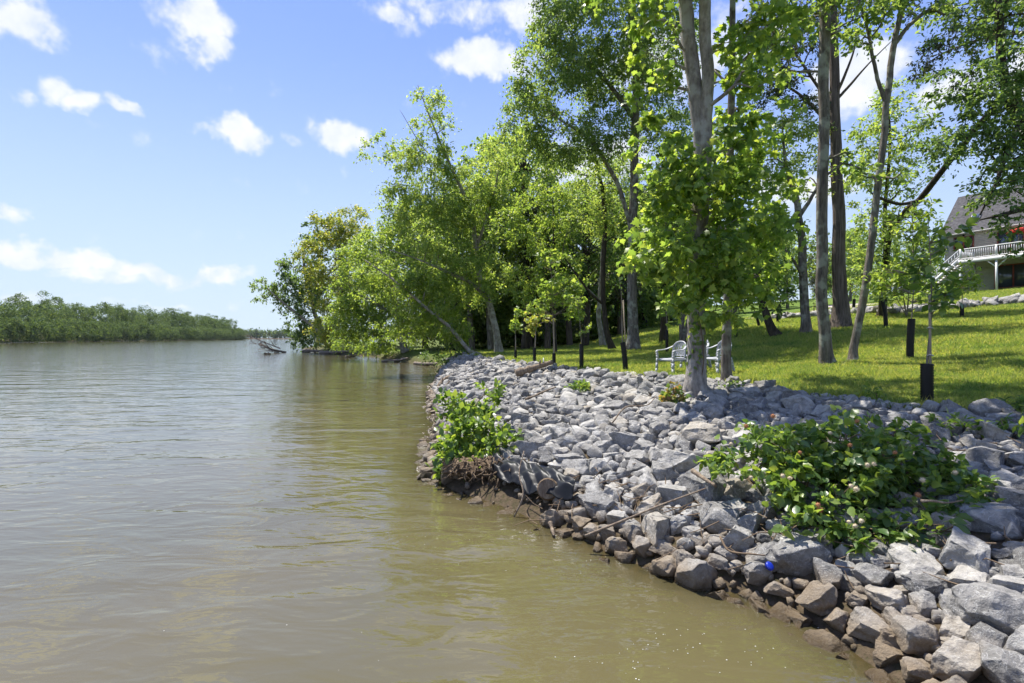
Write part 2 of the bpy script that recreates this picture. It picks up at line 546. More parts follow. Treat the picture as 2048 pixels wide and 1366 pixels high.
M_LYEL = leaf_mat('leaf_yellow', [(.062, .105, .016), (.10, .15, .020), (.15, .19, .026), (.19, .195, .032)], trans=2.0, tfac=0.42)
M_LCEDAR = leaf_mat('leaf_cedar', [(.026, .044, .016), (.042, .062, .022), (.070, .082, .030)], trans=1.6, tfac=0.25, rough=0.7, spec=0.1)
M_LFAR = leaf_mat('leaf_far', [(.024, .050, .014), (.044, .080, .020), (.072, .112, .028)], trans=1.8, tfac=0.35, rough=0.7, spec=0.1)
M_LBUSH = leaf_mat('leaf_buttonbush', [(.030, .068, .011), (.048, .094, .014), (.074, .128, .019), (.12, .175, .024)], trans=2.2, tfac=0.4, rough=0.33, spec=0.5)
M_LALDER = leaf_mat('leaf_alder', [(.038, .080, .010), (.055, .105, .014), (.078, .135, .018), (.115, .165, .022)], trans=2.2, tfac=0.42, rough=0.36, spec=0.45)
M_LRED = leaf_mat('leaf_reddish', [(.05, .10, .016), (.07, .12, .02), (.15, .10, .03), (.07, .13, .018)], trans=2.0, tfac=0.42)
M_GRASS = leaf_mat('grass_blade', [(.060, .105, .016), (.098, .152, .022), (.140, .193, .030), (.185, .20, .05)], trans=2.1, tfac=0.4, rough=0.6, spec=0.2, patch=0.9)
M_TUBE = plain_mat('black_corrugated_plastic', (.008, .008, .009), 0.42, 0.25)
M_STAKE = plain_mat('stake_wood', (.30, .25, .18), 0.85, 0.2)
M_STEM = plain_mat('young_bark', (.20, .175, .14), 0.85, 0.2)
M_RESIN = plain_mat('grey_resin', (.40, .41, .44), 0.5, 0.35, var=0.06)

# ------------------------------------------------------------------ terrain
SHORE = np.array([(5, -60), (3.9, -8), (3.1, 0), (2.62, 2.5), (2.45, 3.4), (2.32, 3.9), (2.05, 4.25), (1.6, 4.5), (1.12, 5.0), (.45, 5.9), (-.16, 6.6),
                  (-.91, 7.3), (-1.42, 8.4), (-1.56, 9.8), (-1.8, 12.6), (-2.6, 16), (-3.3, 20.2), (-4.3, 29.7), (-5.9, 38.6), (-14.9, 56),
                  (-29, 76), (-42, 100), (-46, 125), (-30, 180), (40, 300), (300, 600), (900, 1400), (1500, 3000)], float)
EDGE = np.array([(10, -60), (8.9, -8), (7.8, 0), (7.0, 4), (6.3, 6.1), (5.5, 6.95), (4.97, 8.06), (4.8, 10.1), (4.2, 11.6), (3.0, 13.1), (1.5, 15.6),
                 (.4, 18.5), (-.6, 21.7), (-2.0, 26), (-3.5, 31), (-5.0, 38.6), (-13.5, 57), (-27, 77.5), (-39, 100), (-42, 124), (-27, 178), (44, 297),
                 (304, 597), (904, 1397), (1504, 2997)], float)
LEFT = np.array([(-150, -400), (-185, 60), (-225, 218), (-262, 330), (-300, 470), (-345, 640), (-460, 800), (-700, 1000)], float)


def signed_dist(poly, x, y):
    """distance to a polyline, positive on its right-hand side"""
    x = np.asarray(x, float)
    y = np.asarray(y, float)
    best = np.full(x.shape, 1e18)
    sign = np.ones(x.shape)
    for (ax, ay), (bx, by) in zip(poly[:-1], poly[1:]):
        dx, dy = bx - ax, by - ay
        t = np.clip(((x - ax) * dx + (y - ay) * dy) / (dx * dx + dy * dy), 0, 1)
        ex, ey = x - ax - t * dx, y - ay - t * dy
        d2 = ex * ex + ey * ey
        cr = dy * ex - dx * ey
        upd = d2 < best
        best = np.where(upd, d2, best)
        sign = np.where(upd, np.where(cr >= 0, 1.0, -1.0), sign)
    return np.sqrt(best) * sign


def sstep(a, b, x):
    t = np.clip((x - a) / (b - a), 0, 1)
    return t * t * (3 - 2 * t)


def ground(x, y, full=False):
    x = np.asarray(x, float)
    y = np.asarray(y, float)
    ds = signed_dist(SHORE, x, y)
    de = signed_dist(EDGE, x, y)
    top = 1.2 - 0.35 * sstep(24, 45, y)
    t = np.clip(ds / (np.abs(ds) + np.abs(de) + 1e-6), 0, 1)
    zb = top * (0.62 * np.power(t, 0.55) + 0.38 * t)
    dd = np.clip(de, 0, 70)
    zi = top + dd * (0.045 + 0.07 * sstep(3, 13, x)) + 0.05 * np.sin(x * 0.9 + 1) * np.sin(y * 0.7) * sstep(0.5, 3, de)
    z = np.where(de > 0, zi, zb)
    z = np.where(ds < 0, -0.55 * np.clip(-ds, 0, 4) ** 0.9, z)
    dl = -signed_dist(LEFT, x, y)
    z = np.where(dl > 0, np.clip(dl, 0, 120) * 0.06 + 0.1, z)
    far = sstep(1080, 1100, y) * (x < 700)
    z = np.where(far > 0, np.maximum(z, 2.0 * far), z)
    if full:
        return z, ds, de
    return z


def gz(x, y):
    return float(ground(np.array([x]), np.array([y]))[0])


def axis_coords(lo, hi, step, far_lo, far_hi, growth=1.18):
    a = list(np.arange(lo, hi + 1e-6, step))
    s, v = step, hi
    while v < far_hi:
        s *= growth
        v += s
        a.append(v)
    s, v = step, lo
    while v > far_lo:
        s *= growth
        v -= s
        a.insert(0, v)
    return np.array(a)


gx = axis_coords(-6, 16, 0.25, -2500, 2500, 1.14)
gy = axis_coords(0, 32, 0.25, -400, 4200, 1.12)
GX, GY = np.meshgrid(gx, gy)
Z, DS, DE = ground(GX, GY, True)
nx, ny = len(gx), len(gy)
ii = np.arange(ny - 1)[:, None] * nx + np.arange(nx - 1)[None, :]
GF = np.stack([ii, ii + 1, ii + nx + 1, ii + nx], -1).reshape(-1, 4)
me = build_mesh('ground', np.stack([GX, GY, Z], -1).reshape(-1, 3), [GF], True)
soil = np.where(DE > 0, 1 - sstep(0.0, 0.5, DE), 1.0)
soil = np.where((GY > 33), np.clip(1 - sstep(-1.5, 0.5, DE), 0, 1), soil)
soil = np.where(-signed_dist(LEFT, GX, GY) > -8, 0.8, soil)
wood = sstep(0, 4, DE) * sstep(9, 3, GX - 0.05 * GY) * sstep(30, 38, GY)
soil = np.maximum(soil, 0.35 * wood)
at = me.attributes.new('soil', 'FLOAT', 'POINT')
at.data.foreach_set('value', soil.ravel().astype(np.float32))
go = link('ground', me, M_GROUND)
tag(go, 'green lawn and wooded ground rising from the river bank', 'ground', kind='structure')

me = build_mesh('water', np.stack([GX, GY, np.zeros_like(GX)], -1).reshape(-1, 3), [GF], True)
clear = np.exp(-np.clip(-Z, 0, 9) / 0.16) * 0.8
at = me.attributes.new('clear', 'FLOAT', 'POINT')
at.data.foreach_set('value', clear.ravel().astype(np.float32))
wo = link('water', me, M_WATER)
tag(wo, 'calm muddy green river water with small ripples', 'river', kind='structure')

# ------------------------------------------------------------------ leaves
def shape_quad():
    V = np.array([(0, 0, 0), (-.28, .45, .07), (0, 1, -.05), (.28, .45, .07)], float)
    return V, np.array([(0, 2, 1), (0, 3, 2)])


def shape_ellip(w=0.27):
    V = np.array([(0, 0, 0), (-w * .75, .22, .05), (0, .25, -.0), (w * .75, .22, .05), (-w, .52, .06), (0, .56, -.02), (w, .52, .06),
                  (-w * .55, .82, .0), (w * .55, .82, .0), (0, 1.06, -.12)], float)
    F = np.array([(0, 2, 1), (0, 3, 2), (1, 2, 5), (1, 5, 4), (2, 3, 6), (2, 6, 5), (4, 5, 7), (5, 6, 8), (7, 5, 9), (5, 8, 9)])
    return V, F


def shape_maple():
    half = [(.03, .0), (.30, -.10), (.24, .08), (.40, .13), (.60, .30), (.43, .36), (.46, .52), (.26, .46), (.22, .56), (.24, .72), (.11, .70)]
    out = half + [(0, 1.0)] + [(-x, y) for x, y in reversed(half)]
    V = [(0, .3, .04)] + [(x, y, -.22 * (x * x + (y - .3) ** 2)) for x, y in out]
    n = len(out)
    F = [(0, 1 + i, 1 + (i + 1) % n) for i in range(n)]
    return np.array(V, float), np.array(F)


SHAPES = {'quad': shape_quad(), 'ellip': shape_ellip(), 'maple': shape_maple(), 'broad': shape_ellip(0.36), 'narrow': shape_ellip(0.16)}


def frames(axis, normal):
    y = unit(axis)
    x = unit(np.cross(y, normal))
    z = np.cross(x, y)
    return x, y, z


def leaf_geo(pos, axis, normal, size, shape):
    V0, F0 = SHAPES[shape]
    x, y, z = frames(axis, normal)
    R = np.stack([x, y, z], -1)                         # columns
    V = np.einsum('nij,kj->nki', R, V0) * np.asarray(size)[:, None, None] + pos[:, None, :]
    k = len(V0)
    F = F0[None] + (np.arange(len(pos)) * k)[:, None, None]
    return V.reshape(-1, 3), F.reshape(-1, 3)


def spray(rng, centers, radii, twigs, per, size, droop=0.35, outward=None, up=0.25, flat=0.75, jitter=0.12):
    """leaves set along short twigs that fan out of every clump centre"""
    C = len(centers)
    d = rng.normal(size=(C, twigs, 3))
    if outward is not None:
        d += outward[:, None, :] * 0.9
    d[..., 2] = d[..., 2] * flat + up
    d = unit(d)
    s = rng.uniform(0.12, 1.0, (C, twigs, per))
    R = (radii[:, None] * rng.uniform(0.6, 1.15, (C, twigs)))[:, :, None]
    pos = centers[:, None, None, :] + d[:, :, None, :] * (s * R)[..., None]
    pos[..., 2] -= droop * R * s * s * 0.8
    pos += rng.normal(size=pos.shape) * (jitter * R)[..., None]
    ax = d[:, :, None, :] * 0.55 + rng.normal(size=pos.shape) * 0.6
    ax[..., 2] -= droop
    nr = rng.normal(size=pos.shape) * 0.55
    nr[..., 2] += 0.85
    sz = size * rng.uniform(0.45, 1.3, s.shape)
    return pos.reshape(-1, 3), ax.reshape(-1, 3), nr.reshape(-1, 3), sz.ravel(), d, R


def blob_points(rng, c, r, n, shell=2.6):
    d = unit(rng.normal(size=(n, 3)))
    u = rng.uniform(0.02, 1, n) ** (1 / shell)
    return c + d * np.asarray(r) * u[:, None]


def tree(name, label, paths, blobs, leaf, bark, size, rng_seed, cat='tree', group=None, cover=3.0, per_clump=(9, 12), shape='quad', clump_r=None,
         droop=0.35, up=0.25, sides=8, branch=True, leaf_objects=0, cut=None, branch_r=0.05, parts=('trunk', 'crown'), minh=0.35, ds=1.0):
    """paths: rows (px, py, d, radius) from the root up; blobs: (px, py, d, half width px, half height px, half depth m)"""
    rng = np.random.default_rng(rng_seed)
    W = []
    paths = [[(a, b, d * ds, r * ds) for a, b, d, r in p] for p in paths]
    blobs = [(b[0], b[1], b[2] * ds, b[3], b[4], b[5] * ds) + tuple(b[6:]) for b in blobs]
    size *= ds
    clump_r = clump_r * ds if clump_r else None
    for p in paths:
        q = np.array([list(P(a, b, d)) + [r] for a, b, d, r in p], float)
        W.append(q)
    bx, by = W[0][0][:2]
    base = np.array([bx, by, gz(bx, by)])
    W[0][0][2] = base[2] - 0.12
    root = empty(name, base)
    tag(root, label, cat, group)
    tm = MB()
    knots = []
    for i, q in enumerate(W):
        s = spline(q, max(8, 5 * len(q)))
        s[:, 3] = np.maximum(s[:, 3], 0.008)
        pts = s[:, :3].copy()
        jt = rng.normal(size=(len(pts), 3)) * s[:, 3:4] * 0.16
        jt = (jt + np.roll(jt, 1, 0) + np.roll(jt, -1, 0)) / 3
        jt[:, 2] = 0
        jt[0] = 0
        pts += jt
        rr = s[:, 3].copy()
        if i == 0:                                       # root flare
            h = pts[:, 2] - base[2]
            rr *= 1 + 0.55 * np.exp(-np.clip(h, 0, 9) / (rr[0] * 1.6))
        tm.tube(pts, rr, sides)
        knots.append(np.hstack([pts, rr[:, None]]))
    knots = np.vstack(knots)
    cs, rs, ou = [], [], []
    for b in blobs:
        c = P(*b[:3])
        r = np.array([b[3] / 1000 * b[2], b[5], b[4] / 1000 * b[2]])
        cv = b[6] if len(b) > 6 else 1.0
        area = math.pi * r[0] * r[2]
        nleaf = cover * cv * area / (0.30 * size * size)
        n = max(3, int(nleaf / (per_clump[0] * per_clump[1])))
        cp = blob_points(rng, c, r * 0.92, n)
        cs.append(cp)
        cr = clump_r if clump_r else max(0.28, 0.24 * float(r.min()) + 0.2)
        rs.append(np.full(n, cr) * rng.uniform(0.7, 1.3, n))
        ou.append(unit(cp - c))
    if cs:
        cs, rs, ou = np.vstack(cs), np.concatenate(rs), np.vstack(ou)
        gzs = ground(cs[:, 0], cs[:, 1])
        cs[:, 2] = np.maximum(cs[:, 2], np.maximum(gzs, 0) + minh)
        pos, ax, nr, sz, d, R = spray(rng, cs, rs, per_clump[0], per_clump[1], size, droop, ou, up)
        if cut is not None:
            keep = cut(pos)
            pos, ax, nr, sz = pos[keep], ax[keep], nr[keep], sz[keep]
        if branch:
            nodes = [knots]
            dist0 = np.array([np.min(np.linalg.norm(knots[:, :3] - c, axis=1)) for c in cs])
            allk = np.hstack([knots, np.zeros((len(knots), 1))])           # x y z radius path-length
            for ci in np.argsort(dist0):
                c = cs[ci]
                dv = allk[:, :3] - c
                cost = np.linalg.norm(dv, axis=1) * 1.25 + allk[:, 4] * 0.55 + np.clip(dv[:, 2] + 0.2 * np.linalg.norm(dv[:, :2], axis=1), 0, 99) * 0.9
                k = allk[int(np.argmin(cost))]
                L = np.linalg.norm(c - k[:3])
                if L < 0.12:
                    continue
                m1 = k[:3] + (c - k[:3]) * .35 + rng.normal(size=3) * 0.10 * L + np.array([0, 0, 0.06 * L])
                m2 = k[:3] + (c - k[:3]) * .7 + rng.normal(size=3) * 0.10 * L + np.array([0, 0, 0.05 * L])
                pts = spline(np.array([k[:3], m1, m2, c]), 7)
                r0 = min(k[3] * 0.72, 0.010 + branch_r * (0.35 * L + 0.25))
                r1 = max(0.004 + size * 0.012, r0 * .45)
                rad = np.linspace(r0, min(r0, r1), 7)
                tm.tube(pts, rad, 5, cap=False)
                pl = k[4] + L * np.linspace(0, 1, 7)
                allk = np.vstack([allk, np.column_stack([pts, rad, pl])[2:]])
        th = tm.build(parts[0], bark, root, True, base)
        crown_parent = root
        idx = np.arange(len(pos))
        big = idx[:0]
        if leaf_objects:
            dist = pos[:, 1]
            px = pos[:, 0] / np.maximum(dist, .1) * 1000 + 1024
            py = 676 - (pos[:, 2] - CAMH) / np.maximum(dist, .1) * 1000
            ok = (px > 0) & (px < 2048) & (py > 0) & (py < 1366)
            score = np.where(ok, sz / dist, 0)
            # in front of the crown first
            score *= 1 + 0.4 * (pos[:, 1].max() - pos[:, 1]) / (np.ptp(pos[:, 1]) + .1)
            big = np.argsort(-score)[:leaf_objects]
        rest = np.setdiff1d(idx, big)
        V, F = leaf_geo(pos[rest] - base, ax[rest], nr[rest], sz[rest], shape)
        crown = link(parts[1], build_mesh(parts[1], V, [F]), leaf, root)
        if leaf_objects:
            crown['kind'] = 'stuff'
            leaf_objs(pos[big] - base, ax[big], nr[big], sz[big], shape, leaf, crown)
    else:
        tm.build(parts[0], bark, root, True, base)
    return root


LEAF_MESH = {}


def leaf_objs(pos, ax, nr, sz, shape, mat, parent):
    key = (shape, mat.name)
    if key not in LEAF_MESH:
        V, F = SHAPES[shape]
        LEAF_MESH[key] = build_mesh('leaf', V, [F])
        LEAF_MESH[key].materials.append(mat)
    x, y, z = frames(ax, nr)
    for i in range(len(pos)):
        o = bpy.data.objects.new('leaf', LEAF_MESH[key])
        M = Matrix.Identity(4)
        for r in range(3):
            M[r][0], M[r][1], M[r][2], M[r][3] = x[i][r] * sz[i], y[i][r] * sz[i], z[i][r] * sz[i], pos[i][r]
        o.parent = parent
        o.matrix_local = M
        COL.objects.link(o)


# ------------------------------------------------------------------ rocks
def ico(sub):
    bm = bmesh.new()
    bmesh.ops.create_icosphere(bm, subdivisions=sub, radius=1)
    V = np.array([v.co[:] for v in bm.verts])
    F = np.array([[v.index for v in f.verts] for f in bm.faces])
    bm.free()
    return V, F


ICO = {s: ico(s) for s in (2, 3, 4, 5)}


def rock_verts(seed, fine):
    """a block bounded by broken planes, edges chipped, faces slightly uneven"""
    rng = np.random.default_rng(seed)
    bm = bmesh.new()
    bmesh.ops.create_cube(bm, size=2.6)
    k = int(rng.integers(7, 12))
    nn = unit(rng.normal(size=(k, 3)))
    base_n = unit(np.array([[1, 0, 0], [-1, 0, 0], [0, 1, 0], [0, -1, 0], [0, 0, 1], [0, 0, -1]]) + rng.normal(size=(6, 3)) * .28)
    nn = np.vstack([base_n, nn])
    hh = np.concatenate([rng.uniform(.62, .95, 6), rng.uniform(.74, 1.05, k)])
    for n_, h_ in zip(nn, hh):
        g = bm.verts[:] + bm.edges[:] + bm.faces[:]
        bmesh.ops.bisect_plane(bm, geom=g, plane_co=Vector(n_ * h_), plane_no=Vector(n_), clear_outer=True, dist=1e-5)
        ed_ = [e for e in bm.edges if e.is_boundary]
        if ed_:
            bmesh.ops.edgenet_fill(bm, edges=ed_)
    bmesh.ops.remove_doubles(bm, verts=bm.verts[:], dist=.05)
    bmesh.ops.recalc_face_normals(bm, faces=bm.faces[:])
    if fine:
        bmesh.ops.bevel(bm, geom=bm.edges[:], offset=.055, segments=2, profile=.6, affect='EDGES', clamp_overlap=True)
        bmesh.ops.triangulate(bm, faces=bm.faces[:])
        for _ in range(3):
            el = [e for e in bm.edges if e.calc_length() > .16]
            if el:
                bmesh.ops.subdivide_edges(bm, edges=el, cuts=1, use_grid_fill=False)
                bmesh.ops.triangulate(bm, faces=bm.faces[:])
        bm.normal_update()
        off = Vector(rng.uniform(-50, 50, 3))
        mv = []
        for v in bm.verts:
            f = mnoise.fractal(v.co * 2.6 + off, .9, 2.2, 4)
            st_ = mnoise.noise(Vector((v.co.x * 1.2, v.co.y * 1.2, v.co.z * 7)) + off)
            ch = max(0.0, mnoise.noise(v.co * 1.6 - off) - .15)
            mv.append(v.normal * (.07 * f + .022 * st_ - .22 * ch))
        for v, m in zip(bm.verts, mv):
            v.co += m
    else:
        bmesh.ops.bevel(bm, geom=bm.edges[:], offset=.07, segments=1, affect='EDGES', clamp_overlap=True)
        bmesh.ops.triangulate(bm, faces=bm.faces[:])
        off = Vector(rng.uniform(-50, 50, 3))
        for v in bm.verts:
            v.co *= 1 + .05 * mnoise.noise(v.co * 2.5 + off)
    s = np.array([1.0, rng.uniform(.66, .95), rng.uniform(.56, .82)])
    bm.verts.ensure_lookup_table()
    bm.verts.index_update()
    V = np.array([v.co[:] for v in bm.verts]) * s
    F = np.array([[v.index for v in f.verts] for f in bm.faces])
    bm.free()
    return V, F


ROCKV = [rock_verts(100 + i, True) for i in range(24)]
ROCKM = []
for v, f in ROCKV:
    m_ = build_mesh('rock', v, [f], True)
    m_.materials.append(M_ROCK)
    ROCKM.append(m_)
ROCKL = [rock_verts(300 + i, False) for i in range(24)]
print('rock tris', np.mean([len(f) for _, f in ROCKV]), np.mean([len(f) for _, f in ROCKL]))


def rand_rot(rng, tilt):
    a = rng.uniform(0, 2 * math.pi)
    ax = Vector((rng.normal(), rng.normal(), 0.0)).normalized()
    return np.array((Matrix.Rotation(rng.normal() * tilt, 3, ax) @ Matrix.Rotation(a, 3, 'Z')))


def liner_zone(x, y):
    px = x / np.maximum(y, .1) * 1000 + 1024
    return (px > 890) & (px < 1115) & (y > 5.9) & (y < 7.5) & (y < 7.5 - np.clip(px - 985, 0, 999) * .006)


def scatter_rocks():
    rng = np.random.default_rng(21)
    N = 60000
    x = rng.uniform(-6.5, 10.5, N)
    y = 1.0 + 31 * rng.uniform(0, 1, N) ** 1.25
    N2 = 24000
    x = np.concatenate([x, rng.uniform(-3, 8, N2)])
    y = np.concatenate([y, rng.uniform(1.6, 9, N2)])
    z, ds, de = ground(x, y, True)
    ok = (ds > -0.18) & (de < 0.12) & (y < 31)
    # keep the strip of bank that the view (and a step beside it) can reach
    ok &= (np.abs(x) < 1.25 * y + 1.5)
    x, y, z, ds, de = x[ok], y[ok], z[ok], ds[ok], de[ok]
    near = sstep(2.4, 0.2, ds) * sstep(11, 5, y)
    r = rng.lognormal(math.log(.118), .32, len(x)) * (1 + 0.15 * near + 0.12 * sstep(6.2, 4.2, y))
    r *= np.where(y > 19, 0.85, 1.0)
    r = np.where(ds < 0.35, np.minimum(r, rng.uniform(.08, .15, len(r))), r)
    r = np.clip(r, .05, .215)
    r = np.where(np.flatnonzero(ok) > N * 0.45, np.minimum(r, rng.uniform(.05, .10, len(r))), r)
    order = np.arange(len(r))
    extra = (np.cumsum(ok) > 0)[ok] & (np.flatnonzero(ok) >= N)
    r = np.where(extra, rng.uniform(.07, .15, len(r)), r)
    order = order[~liner_zone(x, y)]
    cell = 0.45
    grid = {}
    chosen = []
    for i in order:
        cx, cy = int(x[i] // cell), int(y[i] // cell)
        bad = False
        for a in range(cx - 2, cx + 3):
            for b in range(cy - 2, cy + 3):
                for j in grid.get((a, b), ()):
                    if (x[i] - x[j]) ** 2 + (y[i] - y[j]) ** 2 < (0.66 * (r[i] + r[j])) ** 2:
                        bad = True
                        break
                if bad:
                    break
            if bad:
                break
        if not bad:
            grid.setdefault((cx, cy), []).append(i)
            chosen.append(i)
    out = []
    for i in chosen:
        out.append((x[i], y[i], z[i] + r[i] * rng.uniform(0.12, 0.42), r[i] * rng.uniform(1.02, 1.3)))
    return out, rng


bank = empty('rock_bank', (1.0, 8.0, 0.0))
tag(bank, 'bank of loose grey broken limestone rock along the water', 'rock bank', kind='structure')
RK, rrng = scatter_rocks()
# large rocks read off the photograph (px, py, depth, radius)
for px, py, d, r in [(1985, 1300, 3.3, .22), (1900, 1125, 4.25, .17), (1640, 1150, 4.45, .15), (1700, 1090, 4.55, .16), (1405, 960, 7.0, .24), (1200, 1045, 5.75, .17), (1330, 1010, 6.1, .19)]:
    q = P(px, py, d)
    zg = gz(q[0], q[1])
    RK = [k for k in RK if (k[0] - q[0]) ** 2 + (k[1] - q[1]) ** 2 > (0.55 * (k[3] + r)) ** 2]
    RK.append((q[0], q[1], max(zg + 0.35 * r, 0.05), r * 1.1))


def in_view(x, y, z, m=30):
    if y < 0.3:
        return False
    px, py = x / y * 1000 + 1024, 676 - (z - CAMH) / y * 1000
    return -m < px < 2048 + m and -m < py < 1366 + m


vis = [k for k in RK if in_view(*k[:3], m=60)]
vis.sort(key=lambda k: -k[3] / k[1])
front = vis[:300]
fs = set(map(id, front))
for n_, (x, y, z, r) in enumerate(front):
    R = rand_rot(rrng, 0.38)
    o = bpy.data.objects.new('rock', ROCKM[int(rrng.integers(len(ROCKM)))])
    M = Matrix.Identity(4)
    s = r * rrng.uniform(0.92, 1.1, 3)
    for a in range(3):
        for b in range(3):
            M[a][b] = R[a][b] * s[b]
    M.translation = Vector((x - 1.0, y - 8.0, z))
    o.parent = bank
    o.matrix_local = M
    COL.objects.link(o)
mb = MB()
for k in RK:
    if id(k) in fs:
        continue
    x, y, z, r = k
    v, f = ROCKL[int(rrng.integers(len(ROCKL)))]
    R = rand_rot(rrng, 0.4)
    mb.add((v * r * rrng.uniform(0.9, 1.1, 3)) @ R.T + np.array([x - 1.0, y - 8.0, z]), f)
# stones lying just under the water along the bank
xs = rrng.uniform(-3, 3.6, 6000)
ys = rrng.uniform(2.2, 14, 6000)
zz, dss, dee = ground(xs, ys, True)
ok = (dss < -0.12) & (dss > -0.75)
for x, y, z in list(zip(xs[ok], ys[ok], zz[ok]))[:420]:
    v, f = ROCKL[int(rrng.integers(len(ROCKL)))]
    r = rrng.uniform(.06, .16)
    R = rand_rot(rrng, 0.4)
    mb.add((v * r * rrng.uniform(0.8, 1.2, 3)) @ R.T + np.array([x - 1.0, y - 8.0, min(z + r * .2, -r * .5)]), f)
# pebbly chips in the gaps
xs = rrng.uniform(-6, 10, 9000)
ys = 2 + 28 * rrng.uniform(0, 1, 9000) ** 1.3
zz, dss, dee = ground(xs, ys, True)
ok = (dss > -0.1) & (dee < 0.05) & (np.abs(xs) < 1.2 * ys + 1)
v2, f2 = ico(1)
for x, y, z in list(zip(xs[ok], ys[ok], zz[ok]))[:2600]:
    r = rrng.uniform(.025, .07)
    mb.add(v2 * r * rrng.uniform(0.5, 1.1, 3) * (1 + rrng.normal(size=(len(v2), 1)) * .16) + np.array([x - 1.0, y - 8.0, z + r * .4]), f2)
ro = mb.build('loose_rocks', M_ROCK, bank)
ro['kind'] = 'stuff'
print('rocks', len(RK), 'front', len(front))

# stone edging of the drainage ditch on the slope
ed = empty('stone_border', P(1800, 624, 32))
ed.location.z = gz(ed.location.x, ed.location.y)
tag(ed, 'low border of pale rubble stones crossing the lawn below the house', 'stone border')


def meet_ground(px, py):
    """where the line of sight to a pixel of the photograph meets the lawn"""
    dd = np.linspace(14, 60, 460)
    x = (px - 1024) / 1000 * dd
    hit = np.flatnonzero(CAMH - (py - 676) / 1000 * dd <= ground(x, dd))
    k = hit[0] if len(hit) else -1
    return [x[k], dd[k]]


edp = spline(np.array([meet_ground(a, b) for a, b in [(1545, 640), (1620, 636), (1700, 630), (1780, 627), (1860, 622), (1950, 615), (2048, 607), (2140, 600)]]), 90)
print('border', edp[::12].round(1).tolist())
LOWM = []
for v, f in ROCKL:
    m_ = build_mesh('stone', v, [f])
    m_.materials.append(M_ROCK)
    LOWM.append(m_)
for i in range(290):
    q = edp[int(rrng.integers(len(edp)))] + rrng.normal(size=2) * 0.33
    r = rrng.uniform(.11, .26)
    o = bpy.data.objects.new('stone', LOWM[int(rrng.integers(len(LOWM)))])
    o.parent = ed
    o.location = Vector((q[0], q[1], gz(*q) + r * .75)) - ed.location
    o.rotation_euler = (rrng.normal() * .4, rrng.normal() * .4, rrng.uniform(0, 6.28))
    o.scale = (r * 1.1, r * 1.1, r * 1.0)
    COL.objects.link(o)

# ------------------------------------------------------------------ grass
def make_grass():
    rng = np.random.default_rng(5)
    N = 620000
    d = 4.5 * (46 / 4.5) ** rng.uniform(0, 1, N)
    px = rng.uniform(880, 2260, N)
    x = (px - 1024) / 1000 * d
    z, ds, de = ground(x, d, True)
    edge = de > rng.uniform(-0.05, 0.5, N)
    keep = edge & (signed_dist(edp_poly, x, d) > -99)
    x, y, z, de = x[keep], d[keep], z[keep], de[keep]
    n = len(x)
    # uneven mowing: tufts
    tuft = 0.5 + 0.5 * np.sin(x * 3.1 + 2 * np.sin(y * 2.3)) * np.sin(y * 3.7 + 1.5 * np.sin(x * 1.7))
    h = (0.03 + 0.045 * tuft + 0.03 * rng.uniform(0, 1, n)) * (1 + y / 40) * (1 + 2.2 * rng.uniform(0, 1, n) ** 2 * np.exp(-np.clip(de, 0, 9) / 0.35))
    w = 0.0045 * (1 + y / 7)
    a = rng.uniform(0, 2 * np.pi, n)
    lean = rng.normal(size=(n, 2)) * (h * 0.6)[:, None]
    c, s = np.cos(a) * w, np.sin(a) * w
    V = np.empty((n, 3, 3))
    V[:, 0] = np.stack([x - c, y - s, z - 0.01], -1)
    V[:, 1] = np.stack([x + c, y + s, z - 0.01], -1)
    V[:, 2] = np.stack([x + lean[:, 0], y + lean[:, 1], z + h], -1)
    F = np.arange(3 * n).reshape(-1, 3)
    o = link('grass', build_mesh('grass', V.reshape(-1, 3), [F]), M_GRASS)
    tag(o, 'mown green grass of the riverside lawn', 'grass', kind='stuff')


edp_poly = edp
make_grass()

# ------------------------------------------------------------------ far forests
def forest(name, label, spots, size, quads, mat, seed, cat='forest'):
    """spots: x, y, ground z, height, crown half width"""
    rng = np.random.default_rng(seed)
    Vs, Fs, n0 = [], [], 0
    for (x, y, z, h, w) in spots:
        nc = 30
        c = np.array([x, y, z + h * .52])
        cp = blob_points(rng, c, np.array([w, w, h * .43]), nc, 3.0)
        rs = np.full(nc, w * .40) * rng.uniform(.6, 1.3, nc)
        per = max(4, quads // nc)
        d = unit(rng.normal(size=(nc, per, 3)) + unit(cp - c)[:, None, :] * .7 + np.array([0, 0, .35]))
        pos = (cp[:, None, :] + d * (rs[:, None] * rng.uniform(.25, 1.05, (nc, per)) ** .6)[..., None]).reshape(-1, 3)
        nr = (d * 1.2 + rng.normal(size=d.shape) * .7).reshape(-1, 3)
        ax = rng.normal(size=(nc * per, 3))
        sz = size * rng.uniform(.55, 1.25, nc * per)
        V, F = leaf_geo(pos, ax, nr, sz, 'quad')
        V[:, 2] = np.maximum(V[:, 2], 0.1)
        Vs.append(V)
        Fs.append(F + n0)
        n0 += len(V)
    o = link(name, build_mesh(name, np.vstack(Vs), [np.vstack(Fs)]), mat)
    tag(o, label, cat, kind='stuff')
    return o


frng = np.random.default_rng(3)


def along(poly, n, off_lo, off_hi, side=-1):
    seg = np.diff(poly, axis=0)
    L = np.linalg.norm(seg, axis=1)
    cum = np.concatenate([[0], np.cumsum(L)])
    out = []
    for t in (np.arange(n) + frng.uniform(-.3, .3, n)) / n * cum[-1]:
        t = np.clip(t, 0, cum[-1] - 1e-3)
        i = int(np.searchsorted(cum, t, 'right') - 1)
        p = poly[i] + seg[i] * (t - cum[i]) / L[i]
        nrm = np.array([seg[i][1], -seg[i][0]]) / L[i] * side
        out.append(p + nrm * frng.uniform(off_lo, off_hi))
    return out


